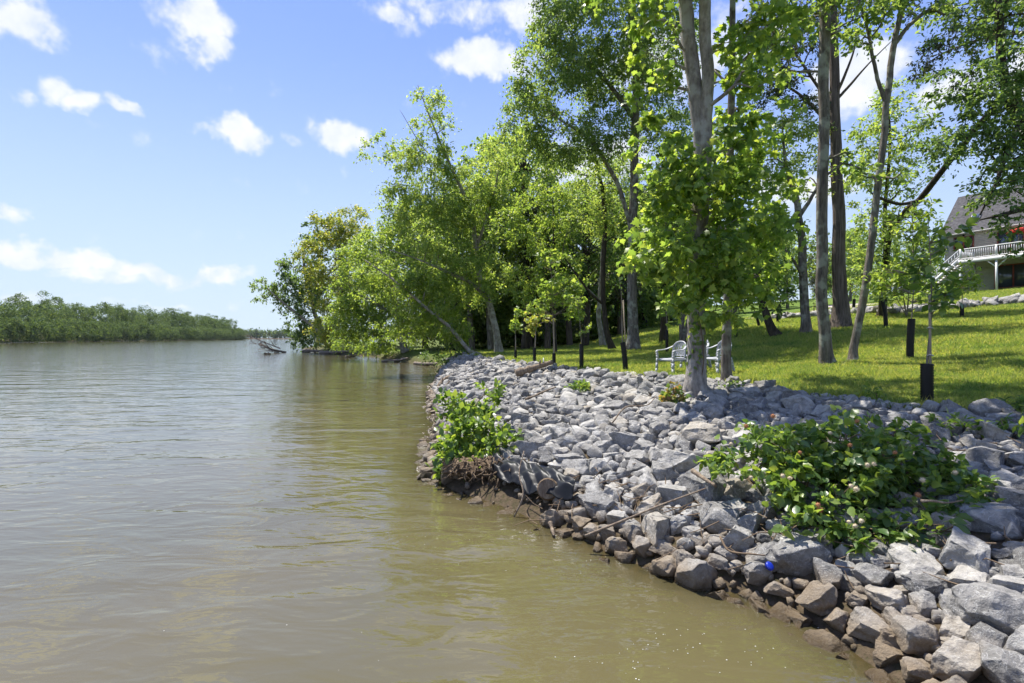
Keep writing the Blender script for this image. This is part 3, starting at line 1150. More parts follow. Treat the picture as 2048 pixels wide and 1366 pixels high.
sp = []
lb = np.array([(-205, 140), (-225, 218), (-262, 330), (-300, 470), (-345, 640), (-400, 720)], float)
for p in along(lb, 74, -1, 3):
    sp.append((p[0], p[1], -0.6, frng.uniform(10, 15), frng.uniform(5.0, 7.0)))
for p in along(lb, 58, 12, 20):
    sp.append((p[0], p[1], 1.5, frng.uniform(17, 23) * (1.25 if p[1] > 330 else 1), frng.uniform(5.5, 8)))
for p in along(lb, 50, 26, 40):
    sp.append((p[0], p[1], 3, frng.uniform(17, 22) * (1.25 if p[1] < 330 else 1.35), frng.uniform(6, 8.5)))
forest('far_forest', 'dense green forest covering the far bank of the river', sp, 0.85, 2600, M_LFAR, 31)
sp = []
for i in range(110):
    x = -760 + i * 8.5 + frng.uniform(-5, 5)
    sp.append((x, 1105 + frng.uniform(0, 25), 1, frng.uniform(13, 24), frng.uniform(8, 12)))
forest('distant_woods', 'hazy dark wood on the horizon beyond the river bend', sp, 5.0, 200, M_LFAR, 32)

# woodland closing the view behind the lawn and the house
sp = []
for i in range(70):
    px = frng.uniform(930, 2250)
    d = frng.uniform(66, 110)
    x = (px - 1024) / 1000 * d
    h = frng.uniform(11, 16) if px < 1480 else frng.uniform(9.5, 14)
    if x > 36 and d < 75:
        continue
    sp.append((x, d, gz(x, d) - 0.3, h, frng.uniform(3.5, 5)))
for i in range(46):
    px = frng.uniform(900, 1330)
    d = frng.uniform(46, 66)
    x = (px - 1024) / 1000 * d
    z, ds_, de_ = [float(q[0]) for q in ground(np.array([x]), np.array([d]), True)]
    if de_ < 2:
        continue
    sp.append((x, d, z - 0.2, frng.uniform(4, 9), frng.uniform(2, 3.2)))
forest('woodland', 'mass of green woodland behind the lawn', sp, 0.55, 1700, M_LMID, 33)

# ------------------------------------------------------------------ individual trees
# foreground maple with forked trunk
def maple_cut(pos):
    d = pos[:, 1]
    px = pos[:, 0] / d * 1000 + 1024
    py = 676 - (pos[:, 2] - CAMH) / d * 1000
    trunk_window = (np.abs(px - (1392 + np.clip((320 - py) / 320, -1, 1) * 2)) < 36) & (py < 265) & (d < 10.2) & (py > -60)
    low = (py > 668)
    return ~(trunk_window | low)


tree('maple_tree', 'maple with twin grey stems and large yellow-green lobed leaves, rising out of the rocks',
     [[(1390, 812, 9.85, .185), (1391, 720, 9.85, .175), (1394, 560, 9.85, .165), (1402, 400, 9.85, .165), (1405, 300, 9.85, .165), (1392, 200, 9.9, .14), (1381, 100, 9.95, .14), (1370, 0, 10, .135), (1362, -80, 10, .13), (1350, -260, 10, .11), (1330, -520, 10, .05)],
      [(1410, 310, 9.8, .13), (1413, 220, 9.75, .12), (1411, 100, 9.72, .112), (1407, 0, 9.7, .108), (1405, -150, 9.6, .09), (1440, -480, 9.5, .04)]],
     [(1400, 440, 9.4, 110, 170, 1.0), (1330, 330, 9.4, 62, 80, .8, .8), (1330, 500, 9.3, 80, 75, .9, .9), (1480, 470, 9.4, 85, 150, 1.0), (1300, 420, 9.5, 40, 60, .6, .7),
      (1490, 240, 9.6, 70, 120, 1.0, .8), (1500, 90, 9.4, 70, 80, 1.0, .8), (1430, 590, 9.3, 120, 55, .8), (1330, 60, 9.6, 60, 60, .9, .6), (1540, 330, 9.5, 40, 110, .8, .55),
      (1395, 330, 9.2, 60, 60, .5, .5), (1275, 545, 9.4, 34, 30, .5, .6), (1310, 190, 9.7, 50, 60, .8, .6), (1290, 250, 9.6, 34, 30, .5, .6), (1460, 330, 9.3, 60, 60, .6, .6), (1560, 60, 9.6, 50, 50, .8, .6),
      (1300, -180, 9.0, 190, 150, 2.2, .75), (1480, -260, 9.0, 170, 150, 2.4, .8), (1640, -130, 8.6, 110, 90, 1.6, .7), (1420, -420, 9.4, 200, 150, 2.4, .75), (1180, -260, 9.0, 110, 90, 1.6, .7)],
     M_LMAPLE, M_MAPLEB, 0.142, 41, cover=2.2, per_clump=(5, 5), shape='maple', clump_r=0.33, droop=0.8, up=0.1, leaf_objects=300, cut=maple_cut, sides=16)

tree('slim_tree', 'slim straight dark trunk standing close behind the forked maple, rope tied round it',
     [[(1453, 782, 10.9, .105), (1453, 700, 10.9, .098), (1455, 600, 10.9, .092), (1458, 450, 10.9, .085), (1462, 250, 10.9, .075), (1466, 0, 11, .06), (1470, -200, 11, .03)]],
     [(1520, 420, 11.2, 60, 120, .8, .5), (1470, 300, 11.3, 60, 100, .8, .5), (1530, 540, 11.2, 40, 60, .7, .5), (1500, 100, 11.2, 60, 120, 1, .5), (1480, -150, 11.2, 110, 120, 1.4)],
     M_LMAPLE, M_BARK, 0.15, 42, cover=2.2, per_clump=(4, 5), shape='maple', clump_r=0.36, droop=0.7, sides=12)

# large tree behind, crown running out of the top of the picture
tree('broadleaf_tree', 'tall tree with straight grey trunk and wide drooping crown left of the maple',
     [[(1266, 712, 24, .30), (1266, 640, 24, .26), (1265, 480, 24, .23), (1268, 330, 24, .21), (1272, 150, 24, .19), (1262, 0, 24, .15), (1255, -200, 24, .08)],
      [(1266, 470, 24, .12), (1240, 380, 23.8, .11), (1215, 330, 23.5, .10), (1180, 280, 23, .07), (1120, 240, 22.5, .04)],
      [(1270, 240, 24, .12), (1200, 150, 23.5, .09), (1120, 110, 23, .05)]],
     [(1180, 60, 23, 110, 90, 2.4), (1110, 150, 23, 90, 80, 2.2), (1060, 250, 23, 60, 55, 1.6), (1130, 285, 23, 90, 50, 1.8, .9), (1240, 160, 24, 100, 80, 2.4), (1220, 265, 23.6, 90, 50, 2, .8),
      (1030, 185, 23, 34, 26, 1, .8), (1320, 60, 24, 100, 100, 2.4), (1330, 230, 24.5, 70, 90, 2, .7), (1150, -60, 23.5, 110, 80, 2.4), (1290, -80, 24, 100, 90, 2.2), (1100, 40, 23, 40, 60, 1.5)],
     M_LMID, M_BARK, 0.135, 43, cover=4.2, per_clump=(9, 11), droop=0.55, up=0.1, clump_r=0.62)

# leaning trees at the water
tree('leaning_tree', 'fine-leaved tall tree with pale leaning trunk and thin pointed top, by the inlet',
     [[(998, 724, 31, .24), (992, 660, 31, .21), (978, 603, 31, .19), (962, 570, 31, .17), (953, 495, 31, .15), (940, 420, 31, .12), (905, 340, 31, .09), (870, 260, 31, .06), (835, 170, 31, .02)],
      [(978, 603, 31, .13), (945, 568, 30.6, .12), (898, 546, 30, .09), (840, 520, 29.6, .05), (780, 500, 29.4, .03)],
      [(953, 495, 31, .10), (985, 400, 31, .07), (1000, 320, 31, .03)], [(905, 340, 31, .05), (850, 300, 30.8, .03), (800, 220, 30.6, .012)]],
     [(865, 225, 31, 42, 48, 1.5, .8), (800, 290, 31, 50, 30, 1.3, .7), (850, 330, 31, 85, 55, 2.0), (930, 400, 31, 75, 75, 2.2), (800, 400, 30.5, 55, 40, 1.6, .9), (870, 440, 30.6, 90, 60, 2.2), (985, 350, 31.5, 45, 80, 1.8, .9),
      (960, 540, 31, 60, 70, 2.0), (880, 540, 30.5, 80, 60, 2.2), (740, 300, 31, 24, 16, .7, .7)],
     M_LFINE, M_BARKP, 0.165, 44, cover=3.8, per_clump=(9, 11), droop=0.4, clump_r=0.7)

tree('leaning_tree', 'thin pale trunk leaning far out over the inlet under yellow-green leaves',
     [[(966, 735, 29, .13), (938, 700, 29, .115), (900, 655, 29, .10), (866, 628, 29, .085), (800, 570, 29, .06), (730, 520, 29, .03)]],
     [(850, 600, 29.5, 80, 55, 2.0), (790, 560, 30, 80, 45, 2.0), (890, 650, 30, 60, 35, 1.5), (820, 655, 30.5, 60, 30, 1.4, .8)],
     M_LBRIGHT, M_BARKP, 0.165, 45, cover=3.8, per_clump=(9, 11), droop=0.45, clump_r=0.65)

tree('broadleaf_tree', 'broad yellow-green tree hanging low over the water at the inlet',
     [[(812, 716, 44, .30), (806, 690, 44, .26), (800, 640, 44, .22), (780, 570, 44, .18), (760, 500, 44, .10)],
      [(806, 680, 44, .16), (840, 640, 44, .14), (870, 590, 44, .08)], [(800, 640, 44, .14), (740, 600, 43, .10), (690, 580, 42.5, .05)]],
     [(760, 520, 44, 90, 60, 3.2), (720, 590, 43, 75, 55, 2.8), (800, 610, 44, 75, 60, 3), (745, 655, 43, 60, 40, 2.4), (690, 630, 42.5, 40, 45, 2), (850, 480, 45, 70, 60, 3), (800, 440, 45, 60, 40, 2.4, .9), (735, 686, 46, 50, 20, 2), (690, 680, 48, 34, 18, 1.6), (780, 695, 46, 34, 14, 1.6, .8), (850, 660, 46, 60, 34, 2.4)],
     M_LBRIGHT, M_BARKP, 0.24, 46, ds=1.18, cover=3.8, per_clump=(9, 11), droop=0.5, clump_r=0.95)

tree('broadleaf_tree', 'yellowish tree on the wooded bank behind the dark green one at the point',
     [[(690, 702, 56, .36), (688, 660, 56, .30), (684, 600, 56, .24), (680, 520, 56, .16), (676, 450, 56, .08)]],
     [(670, 490, 56, 55, 45, 3), (715, 470, 56, 40, 45, 2.6), (640, 450, 56, 22, 26, 1.6, .9), (660, 570, 56, 60, 50, 3.4), (715, 560, 56, 50, 60, 3), (690, 640, 55, 45, 45, 2.8), (650, 640, 55.5, 35, 40, 2.4), (665, 676, 56, 40, 20, 2.2), (700, 440, 56, 40, 26, 2.4), (625, 520, 56, 26, 50, 2.2)],
     M_LYEL, M_BARK, 0.30, 47, ds=1.3, cover=3.8, per_clump=(9, 11), droop=0.4, clump_r=1.15)

tree('broadleaf_tree', 'dark green large-leaved tree at the tip of the wooded bank, overhanging the river',
     [[(668, 704, 72, .40), (650, 680, 72, .34), (630, 630, 72, .28), (612, 560, 72, .20), (605, 490, 72, .10)]],
     [(600, 545, 72, 40, 45, 3.4), (628, 470, 73, 20, 35, 2), (578, 580, 72, 34, 36, 3), (610, 610, 72, 42, 40, 3.4), (590, 645, 72, 30, 30, 2.6), (625, 665, 72, 34, 26, 2.6), (640, 560, 72, 34, 60, 3), (610, 680, 72, 30, 14, 2), (560, 535, 72, 16, 14, 1.4, .8)],
     M_LDARK, M_BARK, 0.42, 48, ds=1.12, cover=3.6, per_clump=(8, 9), shape='quad', droop=0.5, clump_r=1.3)

tree('leaning_tree', 'long bare grey trunk leaning left over the river, leafy only at its tip',
     [[(672, 702, 66, .22), (640, 665, 66, .20), (600, 632, 66, .17), (560, 600, 66, .12), (528, 570, 66, .05)]],
     [(530, 572, 66, 26, 16, 1.6, .8), (520, 590, 66, 14, 10, 1, .7), (556, 582, 66, 18, 14, 1.4, .7), (650, 668, 66, 20, 22, 1.6), (670, 680, 66, 16, 18, 1.6)],
     M_LMID, M_BARKP, 0.30, 49, ds=1.18, cover=3.0, per_clump=(8, 9), droop=0.5, clump_r=0.8, branch_r=0.03)

# young bright maples at the wood's edge
tree('young_tree', 'young bright green tree at the wood edge, left of the thin dark curving trunk',
     [[(1112, 712, 27, .07), (1110, 640, 27, .06), (1108, 540, 27, .05), (1106, 420, 27, .03)]],
     [(1085, 480, 27, 60, 55, 1.5), (1120, 560, 27, 50, 50, 1.4), (1060, 560, 27, 45, 45, 1.3), (1090, 400, 27, 45, 40, 1.3), (1140, 610, 27, 34, 26, 1), (1030, 440, 27.5, 40, 50, 1.3, .8)],
     M_LBRIGHT, M_BARKD, 0.16, 50, cover=3.0, per_clump=(8, 9), droop=0.4, clump_r=0.5)

tree('broadleaf_tree', 'thin dark curving trunk directly left of the tall straight grey trunk',
     [[(1226, 704, 26, .17), (1212, 650, 26, .145), (1206, 560, 26, .13), (1210, 450, 26, .12), (1205, 380, 26, .10), (1192, 320, 26, .07), (1180, 240, 26, .04)],
      [(1208, 610, 26, .07), (1180, 585, 25.6, .06), (1150, 545, 25.2, .05), (1125, 510, 25, .03)]],
     [(1180, 370, 26, 60, 60, 1.8, .8), (1230, 440, 26.4, 50, 50, 1.6, .7), (1160, 440, 25.6, 50, 40, 1.5, .7), (1130, 510, 25.2, 34, 22, 1, .6)],
     M_LFINE, M_BARKD, 0.14, 51, cover=2.8, per_clump=(8, 10), clump_r=0.6)

tree('broadleaf_tree', 'pale grey curving trunk further back between the dark stems',
     [[(1207, 688, 33, .20), (1198, 640, 33, .17), (1200, 590, 33, .15), (1205, 520, 33, .14), (1208, 440, 33, .10), (1200, 380, 33, .06)],
      [(1198, 600, 33, .08), (1170, 575, 33, .06), (1140, 560, 33, .04)]],
     [(1200, 360, 33, 60, 60, 2), (1150, 420, 33, 60, 60, 2), (1250, 400, 33.4, 50, 60, 2)],
     M_LMID, M_BARKP, 0.17, 52, cover=3.0, per_clump=(9, 10), clump_r=0.7)

# right-hand trunks
tree('broadleaf_tree', 'straight grey trunk patched with lichen, just in front of the thick shaggy cedar trunk',
     [[(1657, 754, 12.6, .15), (1651, 700, 12.6, .135), (1646, 560, 12.6, .128), (1643, 400, 12.6, .125), (1648, 200, 12.6, .12), (1650, 0, 12.6, .125), (1650, -300, 12.6, .09), (1640, -600, 12.6, .04)],
      [(1645, 30, 12.6, .05), (1690, -40, 12.2, .04), (1740, -60, 12, .02)]],
     [(1700, 10, 12.2, 70, 40, .9, 1.1), (1590, 10, 12.8, 60, 40, 1, .9), (1700, 330, 12.3, 34, 26, .4, .4), (1640, -330, 12.6, 170, 120, 2.4, .8), (1560, 130, 13, 40, 40, .6, .5)],
     M_LMID, M_BARK, 0.14, 53, cover=2.6, per_clump=(7, 8), shape='ellip', clump_r=0.5, sides=14)

tree('cedar_tree', 'thick shaggy cedar trunk flaring at its foot, behind the lichen-covered trunk',
     [[(1684, 690, 20, .33), (1684, 670, 20, .30), (1681, 580, 20, .25), (1676, 430, 20, .22), (1671, 250, 20, .19), (1667, 80, 20, .17), (1660, -200, 20, .15), (1660, -450, 20, .05)],
      [(1668, 200, 20, .06), (1690, 150, 19.6, .05), (1705, 110, 19.4, .035), (1715, 70, 19.2, .015)],
      [(1668, 205, 20, .06), (1700, 170, 19.8, .05), (1735, 130, 19.5, .03), (1780, 85, 19.2, .015)],
      [(1664, 215, 20, .06), (1620, 150, 20, .05), (1570, 80, 20, .03), (1535, 60, 20, .015)],
      [(1664, 255, 20, .06), (1600, 190, 20, .05), (1530, 150, 20, .02)]],
     [(1570, 120, 20, 64, 50, 1.5, 1.1), (1600, 40, 20, 70, 46, 1.6, 1.2), (1530, 190, 20.4, 46, 46, 1.1, .9), (1610, 230, 20.5, 40, 46, 1, .8), (1545, 30, 20.2, 50, 40, 1.2, 1), (1740, -30, 20, 120, 60, 2, .8), (1650, -170, 20, 90, 100, 1.8)],
     M_LCEDAR, M_CEDARB, 0.115, 54, cover=2.6, per_clump=(10, 12), shape='quad', clump_r=0.55, sides=16)

tree('slanting_tree', 'slender trunk slanting up to the right, forked near the top, beside the lichen-patched trunk',
     [[(1700, 754, 12.6, .10), (1710, 690, 12.6, .092), (1732, 560, 12.6, .088), (1750, 430, 12.6, .082), (1766, 290, 12.6, .078), (1774, 200, 12.6, .075), (1786, 100, 12.6, .07), (1803, 10, 12.6, .055), (1815, -150, 12.6, .03)],
      [(1772, 205, 12.6, .05), (1757, 165, 12.6, .045), (1745, 110, 12.6, .04), (1730, 40, 12.6, .03), (1700, -60, 12.6, .015)],
      [(1788, 90, 12.6, .05), (1820, 50, 12.5, .045), (1860, 20, 12.4, .04), (1890, 30, 12.3, .02)]],
     [(1760, 40, 12.4, 64, 46, .9, .8), (1720, 75, 12.6, 40, 40, .6, .7), (1850, 0, 12.4, 80, 46, 1.2, .9), (1800, -160, 12.6, 70, 60, 1.0), (1765, 340, 12.3, 50, 26, .6, .3)],
     M_LMID, M_BARK, 0.13, 55, cover=2.2, per_clump=(6, 7), shape='ellip', clump_r=0.42, sides=12)

tree('broadleaf_tree', 'grey trunk on the lawn left of the lichen-patched trunk, forking at mid height',
     [[(1613, 694, 20, .18), (1610, 640, 20, .165), (1606, 540, 20, .155), (1602, 460, 20, .14), (1590, 390, 20, .11), (1572, 330, 20, .07), (1565, 260, 20, .03)],
      [(1600, 430, 20, .09), (1620, 400, 20, .07), (1636, 370, 20, .05), (1660, 310, 20, .02)], [(1607, 560, 20, .05), (1580, 510, 19.6, .04), (1545, 480, 19.4, .02)]],
     [(1575, 260, 20, 50, 56, 1.3, 1), (1600, 350, 20.4, 60, 50, 1.4, .8), (1540, 330, 20, 30, 50, 1, .6), (1640, 290, 20.2, 30, 45, 1, .5), (1560, 460, 20.4, 45, 40, 1.2, .6), (1620, 500, 20.6, 34, 60, 1, .5)],
     M_LFINE, M_BARK, 0.125, 56, cover=2.8, per_clump=(8, 9), clump_r=0.5, sides=12)

tree('broadleaf_tree', 'dark trunk curving left with a low round crown right behind the maple',
     [[(1556, 692, 20.5, .17), (1542, 655, 20.5, .155), (1526, 610, 20.5, .14), (1518, 560, 20.5, .12), (1512, 480, 20.5, .08)]],
     [(1515, 560, 20.6, 50, 55, 1.4), (1530, 460, 20.6, 50, 60, 1.4), (1470, 520, 20.6, 45, 55, 1.3), (1560, 590, 20.8, 26, 34, .9, .7)],
     M_LDARK, M_BARKD, 0.15, 57, cover=3.0, per_clump=(8, 9), clump_r=0.5)

tree('bending_tree', 'tree whose long bare limb bends right toward the house roof',
     [[(1764, 672, 23, .17), (1766, 600, 23, .15), (1772, 520, 23, .14), (1784, 460, 22, .135), (1812, 422, 21, .13), (1840, 398, 20, .115), (1885, 340, 19, .105), (1930, 285, 18, .10), (1980, 225, 17, .095), (2026, 180, 16, .09), (2080, 140, 15.5, .08)],
      [(1836, 402, 20, .07), (1800, 408, 19.8, .06), (1760, 396, 19.6, .05), (1735, 380, 19.4, .02)], [(1772, 520, 23, .10), (1770, 420, 23, .08), (1780, 300, 23, .06), (1778, 220, 23, .03)]],
     [(1780, 250, 22.5, 64, 60, 1.5, 1), (1790, 340, 22.5, 64, 56, 1.5, 1), (1720, 330, 22.8, 40, 50, 1.2, .7), (1760, 440, 22.6, 60, 50, 1.5, .9), (1745, 540, 22.8, 45, 55, 1.3), (1800, 560, 22.8, 45, 60, 1.3, .9), (1830, 450, 21, 40, 30, 1, .7), (1785, 190, 22.6, 34, 24, 1, .6)],
     M_LFINE, M_BARKD, 0.15, 58, cover=3.0, per_clump=(8, 9), shape='quad', clump_r=0.55, sides=12)

tree('broadleaf_tree', 'dark-leaved tree whose crown fills the upper right corner above the house',
     [[(2128, 640, 15, .30), (2120, 500, 15, .26), (2085, 330, 15, .22), (2040, 240, 15, .17), (2012, 180, 15, .13), (2000, 60, 15, .10), (1990, -100, 15, .05)],
      [(2040, 250, 15, .10), (2012, 310, 14.6, .07), (1990, 370, 14.2, .04), (1960, 430, 14, .02)], [(2100, 400, 15, .1), (2040, 420, 14.2, .07), (1960, 440, 13.6, .02)]],
     [(1960, 250, 14.6, 80, 70, 1.6), (2030, 130, 14.8, 70, 70, 1.6), (1920, 150, 14.6, 50, 50, 1.2, .6), (2040, 330, 14.6, 50, 60, 1.4), (1990, 350, 14, 40, 30, 1, .6), (2030, 430, 13.8, 44, 30, .9, 1), (1965, 400, 13.9, 30, 18, .6, .5), (2060, 490, 14, 30, 26, .8, .7),
      (1890, 280, 14.4, 36, 26, .8, .45), (2100, 250, 15, 70, 160, 2), (1990, 20, 15, 90, 60, 1.8, .8), (2080, -60, 15, 90, 60, 1.6)],
     M_LDARK, M_BARKD, 0.125, 59, cover=3.6, per_clump=(8, 9), shape='ellip', droop=0.3, clump_r=0.55, sides=12)

tree('cedar_tree', 'feathery olive-green cedar boughs hanging in from the top right',
     [[(2190, 640, 19, .3), (2170, 300, 19, .26), (2130, 60, 19, .2), (2080, -60, 19, .12)], [(2140, 60, 19, .1), (2000, 70, 18.4, .06), (1900, 100, 18, .03), (1850, 130, 18, .01)], [(2120, 0, 19, .1), (1980, 0, 18.6, .05), (1880, 20, 18.4, .02)]],
     [(1900, 90, 18, 55, 34, 1.1, .8), (1960, 50, 18.4, 60, 40, 1.2), (1860, 140, 18, 30, 22, .7, .7), (1880, 20, 18.4, 55, 26, 1.1, .7), (2030, 20, 18.6, 60, 40, 1.4), (1940, 140, 18.2, 34, 26, .8, .7)],
     M_LCEDAR, M_CEDARB, 0.12, 60, cover=2.8, per_clump=(10, 10), droop=0.6, clump_r=0.45)

# wood behind: shared crowns, each tree its own object
VAR = []
for k, (lm, bk) in enumerate([(M_LMID, M_BARK), (M_LDARK, M_BARKD), (M_LFINE, M_BARKD), (M_LCEDAR, M_CEDARB)]):
    rng = np.random.default_rng(700 + k)
    H = 12.0
    base = np.array([0.0, 0, 0])
    tm = MB()
    pts = spline(np.array([[0, 0, -.3, .24], [.15, .1, 3, .19], [-.1, .2, 6.5, .15], [.1, 0, 11, .05]]), 14)
    tm.tube(pts[:, :3], pts[:, 3], 8)
    low = 2.6 if k < 3 else 1.6
    cp = np.vstack([blob_points(rng, np.array([0, 0, low + 4.2]), np.array([2.6, 2.6, 4.0]) if k < 3 else np.array([1.7, 1.7, 4.6]), 105, 3.0)])
    for c in cp[::2]:
        kz = np.argmin(np.abs(pts[:, 2] - (c[2] - 1.0)))
        tm.tube(spline(np.array([pts[kz, :3], (pts[kz, :3] + c) / 2 + [0, 0, .2], c]), 4), np.linspace(.05, .01, 4), 4, cap=False)
    pos, ax, nr, sz, _, _ = spray(rng, cp, np.full(len(cp), .8), 9, 13, .21 if k < 3 else .17, .4, unit(cp - np.array([0, 0, 6])), .2)
    V, F = leaf_geo(pos, ax, nr, sz, 'quad')
    VAR.append((build_mesh('trunk', np.concatenate(tm.V), tm.F, True), build_mesh('crown', V, [F]), bk, lm))
WOOD = [  # px, depth, variant, height factor, label
    (1050, 40, 2, 1.45, 'dark tree at the wood edge just behind the fine-leaved leaning tree'),
    (985, 44, 0, 1.5, 'round green tree deep in the wood, showing behind the fine-leaved leaning tree'),
    (1060, 46, 3, 1.1, 'dark cedar in the wood, left of the young bright green tree'),
    (1095, 40, 3, 1.05, 'dark cedar right behind the young bright green tree'),
    (1140, 44, 3, 1.15, 'dark cedar in the wood, right of the young bright green tree'),
    (1170, 38, 1, 1.05, 'shadowy broadleaf tree behind the grey curving trunk'),
    (1185, 52, 2, 1.2, 'light green tree rising behind the wood, above the cedars'),
    (1240, 46, 3, 1.1, 'dark cedar between the curving stems and the tall straight grey trunk'),
    (1250, 56, 0, 1.2, 'green tree far back in the wood in line with the tall straight grey trunk'),
    (1290, 50, 1, 1.0, 'dark tree in the wood just right of the tall straight grey trunk'),
    (1325, 27, 1, .8, 'brown straight trunk with low dark crown left of the plastic chairs'),
    (1368, 24, 0, .8, 'bluish grey trunk seen behind the left plastic chair'),
    (1345, 58, 2, 1.1, 'light green tree closing the lawn behind the maple trunk'),
    (1405, 62, 1, 1.0, 'dark tree closing the lawn behind the slim roped trunk'),
    (1470, 60, 0, .95, 'green tree at the back of the lawn left of the dark trunk that curves left'),
    (1520, 64, 3, .75, 'cedar at the back of the lawn behind the dark trunk that curves left'),
    (1575, 58, 0, .7, 'green tree behind the grey trunk that forks at mid height'),
    (1640, 52, 3, .55, 'small dark cedar at the back behind the lichen-patched trunk'),
    (1700, 60, 0, .65, 'tree at the back showing between cedar trunk and slanting trunk'),
    (1725, 52, 1, .5, 'dark rounded tree beside the gravel drive'),
    (1790, 58, 2, .6, 'light green tree left of the house'),
    (1850, 64, 1, .6, 'dark tree touching the left end of the house'),
    (945, 44, 0, 1.15, 'green tree at the shore behind the thin pale leaning trunk'),
    (905, 50, 2, 1.35, 'light green tree filling the bank behind the inlet'),
    (850, 58, 1, 1.4, 'dark tree at the back of the inlet, low behind the leaning trunks'),
    (765, 66, 0, 1.3, 'green tree between the yellowish tree and the broad yellow-green tree'),
]
for i, (px, d, k, hf, lab) in enumerate(WOOD):
    x = (px - 1024) / 1000 * d
    tmesh, cmesh, bk, lm = VAR[k]
    r = empty('woodland_tree' if k != 3 else 'cedar_tree', (x, d, gz(x, d)))
    tag(r, lab, 'tree', 'trees of the wood behind the lawn')
    r.rotation_euler = (0, 0, i * 2.4)
    s = hf * 1.12
    r.scale = (s, s, s * (1.0 if i % 3 else 1.08))
    link('trunk', tmesh, bk, r)
    link('crown', cmesh, lm, r)

# ------------------------------------------------------------------ bushes
bush = tree('buttonbush', 'large glossy green bush with round cream flower heads hanging over the rocks', 
     [[(1725, 1060, 4.95, .028), (1720, 1010, 5.0, .024), (1700, 930, 5.05, .015), (1690, 860, 5.2, .008)],
      [(1722, 1040, 4.95, .022), (1640, 990, 5.0, .016), (1540, 930, 5.2, .008)], [(1728, 1040, 4.95, .022), (1790, 980, 4.95, .016), (1880, 960, 4.9, .008)],
      [(1722, 1050, 4.9, .02), (1660, 1040, 4.75, .012), (1600, 1050, 4.65, .007)], [(1728, 1050, 4.9, .02), (1790, 1060, 4.7, .012), (1850, 1070, 4.6, .007)],
      [(1728, 1030, 5, .02), (1770, 900, 5.2, .012), (1800, 850, 5.4, .007)]],
     [(1480, 925, 5.2, 62, 36, .35, .9), (1560, 935, 5.1, 80, 66, .5), (1650, 950, 5.0, 80, 90, .6), (1740, 945, 5.0, 90, 85, .6), (1830, 960, 4.95, 80, 80, .5), (1905, 1000, 4.85, 50, 50, .4, .9),
      (1640, 1040, 4.45, 70, 40, .25), (1730, 1060, 4.4, 80, 44, .25), (1830, 1065, 4.35, 70, 44, .25), (1890, 1030, 4.5, 50, 40, .25), (1560, 868, 5.5, 60, 34, .4, .9), (1690, 862, 5.5, 70, 36, .45), (1790, 880, 5.4, 60, 44, .4), (1600, 1010, 4.8, 50, 40, .3, .9)],
     M_LBUSH, M_TWIG, 0.09, 71, cat='bush', cover=3.6, per_clump=(4, 5), shape='broad', clump_r=0.17, droop=0.35, up=0.35, leaf_objects=300, branch_r=0.02,
     parts=('stem', 'foliage'), minh=0.12, sides=6)
M_FLOWER = plain_mat('flower_cream', (.62, .52, .36), 0.9, 0.1, var=0.3, nscale=60)
M_FLOWERO = plain_mat('flower_rust', (.42, .20, .10), 0.9, 0.1, var=0.35, nscale=60)


def flower_mesh(nm, mat, seed):
    rng = np.random.default_rng(seed)
    mb = MB()
    V, F = ICO[2]
    mb.add(V * .62, F)
    dirs = unit(rng.normal(size=(140, 3)))
    for d in dirs:
        a = unit(np.cross(d, [0.3, 0.5, 0.8])) * .035
        mb.add(np.array([d * .55 - a, d * .55 + a, d * rng.uniform(.9, 1.1)]), [[0, 1, 2]])
    m = build_mesh(nm, np.concatenate(mb.V), mb.F)
    m.materials.append(mat)
    return m


FM = [flower_mesh('flower_head', M_FLOWER, 1), flower_mesh('flower_head', M_FLOWERO, 2)]
frn = np.random.default_rng(12)
for px, py, d, k in [(1462, 888, 5.05, 0), (1502, 955, 4.9, 0), (1566, 952, 4.8, 0), (1580, 956, 4.8, 0), (1660, 866, 5.1, 0), (1735, 930, 4.5, 0), (1748, 928, 4.5, 0), (1702, 972, 4.45, 0), (1712, 978, 4.45, 0), (1698, 1044, 4.35, 0),
                     (1710, 1052, 4.35, 0), (1722, 1042, 4.35, 0), (1845, 960, 4.5, 0), (1842, 1120, 4.25, 0), (1546, 832, 5.1, 1), (1492, 852, 5.1, 1), (1714, 842, 5.2, 1), (1636, 1010, 4.4, 1), (1640, 1020, 4.4, 1), (1836, 990, 4.45, 1), (1700, 890, 4.8, 1), (1790, 905, 4.7, 1), (1910, 945, 4.6, 0), (1600, 905, 4.9, 1)]:
    q = P(px, py, d - .12)
    o = bpy.data.objects.new('flower_head', FM[k])
    o.parent = bush
    o.location = Vector(q) - bush.location
    r = frn.uniform(.025, .032)
    o.scale = (r, r, r)
    o.rotation_euler = frn.uniform(0, 6, 3)
    COL.objects.link(o)

tree('alder_bush', 'bright green leafy bush at the water edge beside the root stump',
     [[(935, 945, 8.25, .03), (930, 900, 8.3, .022), (940, 830, 8.6, .01), (975, 780, 9.0, .006)], [(935, 935, 8.25, .02), (985, 905, 8.3, .012), (1035, 885, 8.3, .006)],
      [(932, 935, 8.25, .02), (900, 900, 8.1, .012), (885, 870, 8.1, .006)]],
     [(912, 900, 7.9, 44, 50, .45), (955, 880, 8.0, 50, 50, .5), (1005, 885, 8.3, 40, 24, .4, .9), (930, 820, 8.6, 42, 30, .4, .9), (985, 795, 9.0, 22, 26, .25, .8), (890, 925, 7.8, 24, 30, .3, .9), (930, 940, 7.5, 34, 22, .2, .8), (955, 840, 8.6, 34, 34, .4, .8), (900, 800, 8.7, 20, 12, .2, .6)],
     M_LALDER, M_TWIG, 0.105, 72, cat='bush', cover=4.2, per_clump=(4, 5), shape='broad', clump_r=0.2, droop=0.2, up=0.5, leaf_objects=300, branch_r=0.02, parts=('stem', 'foliage'), minh=0.1, sides=6)

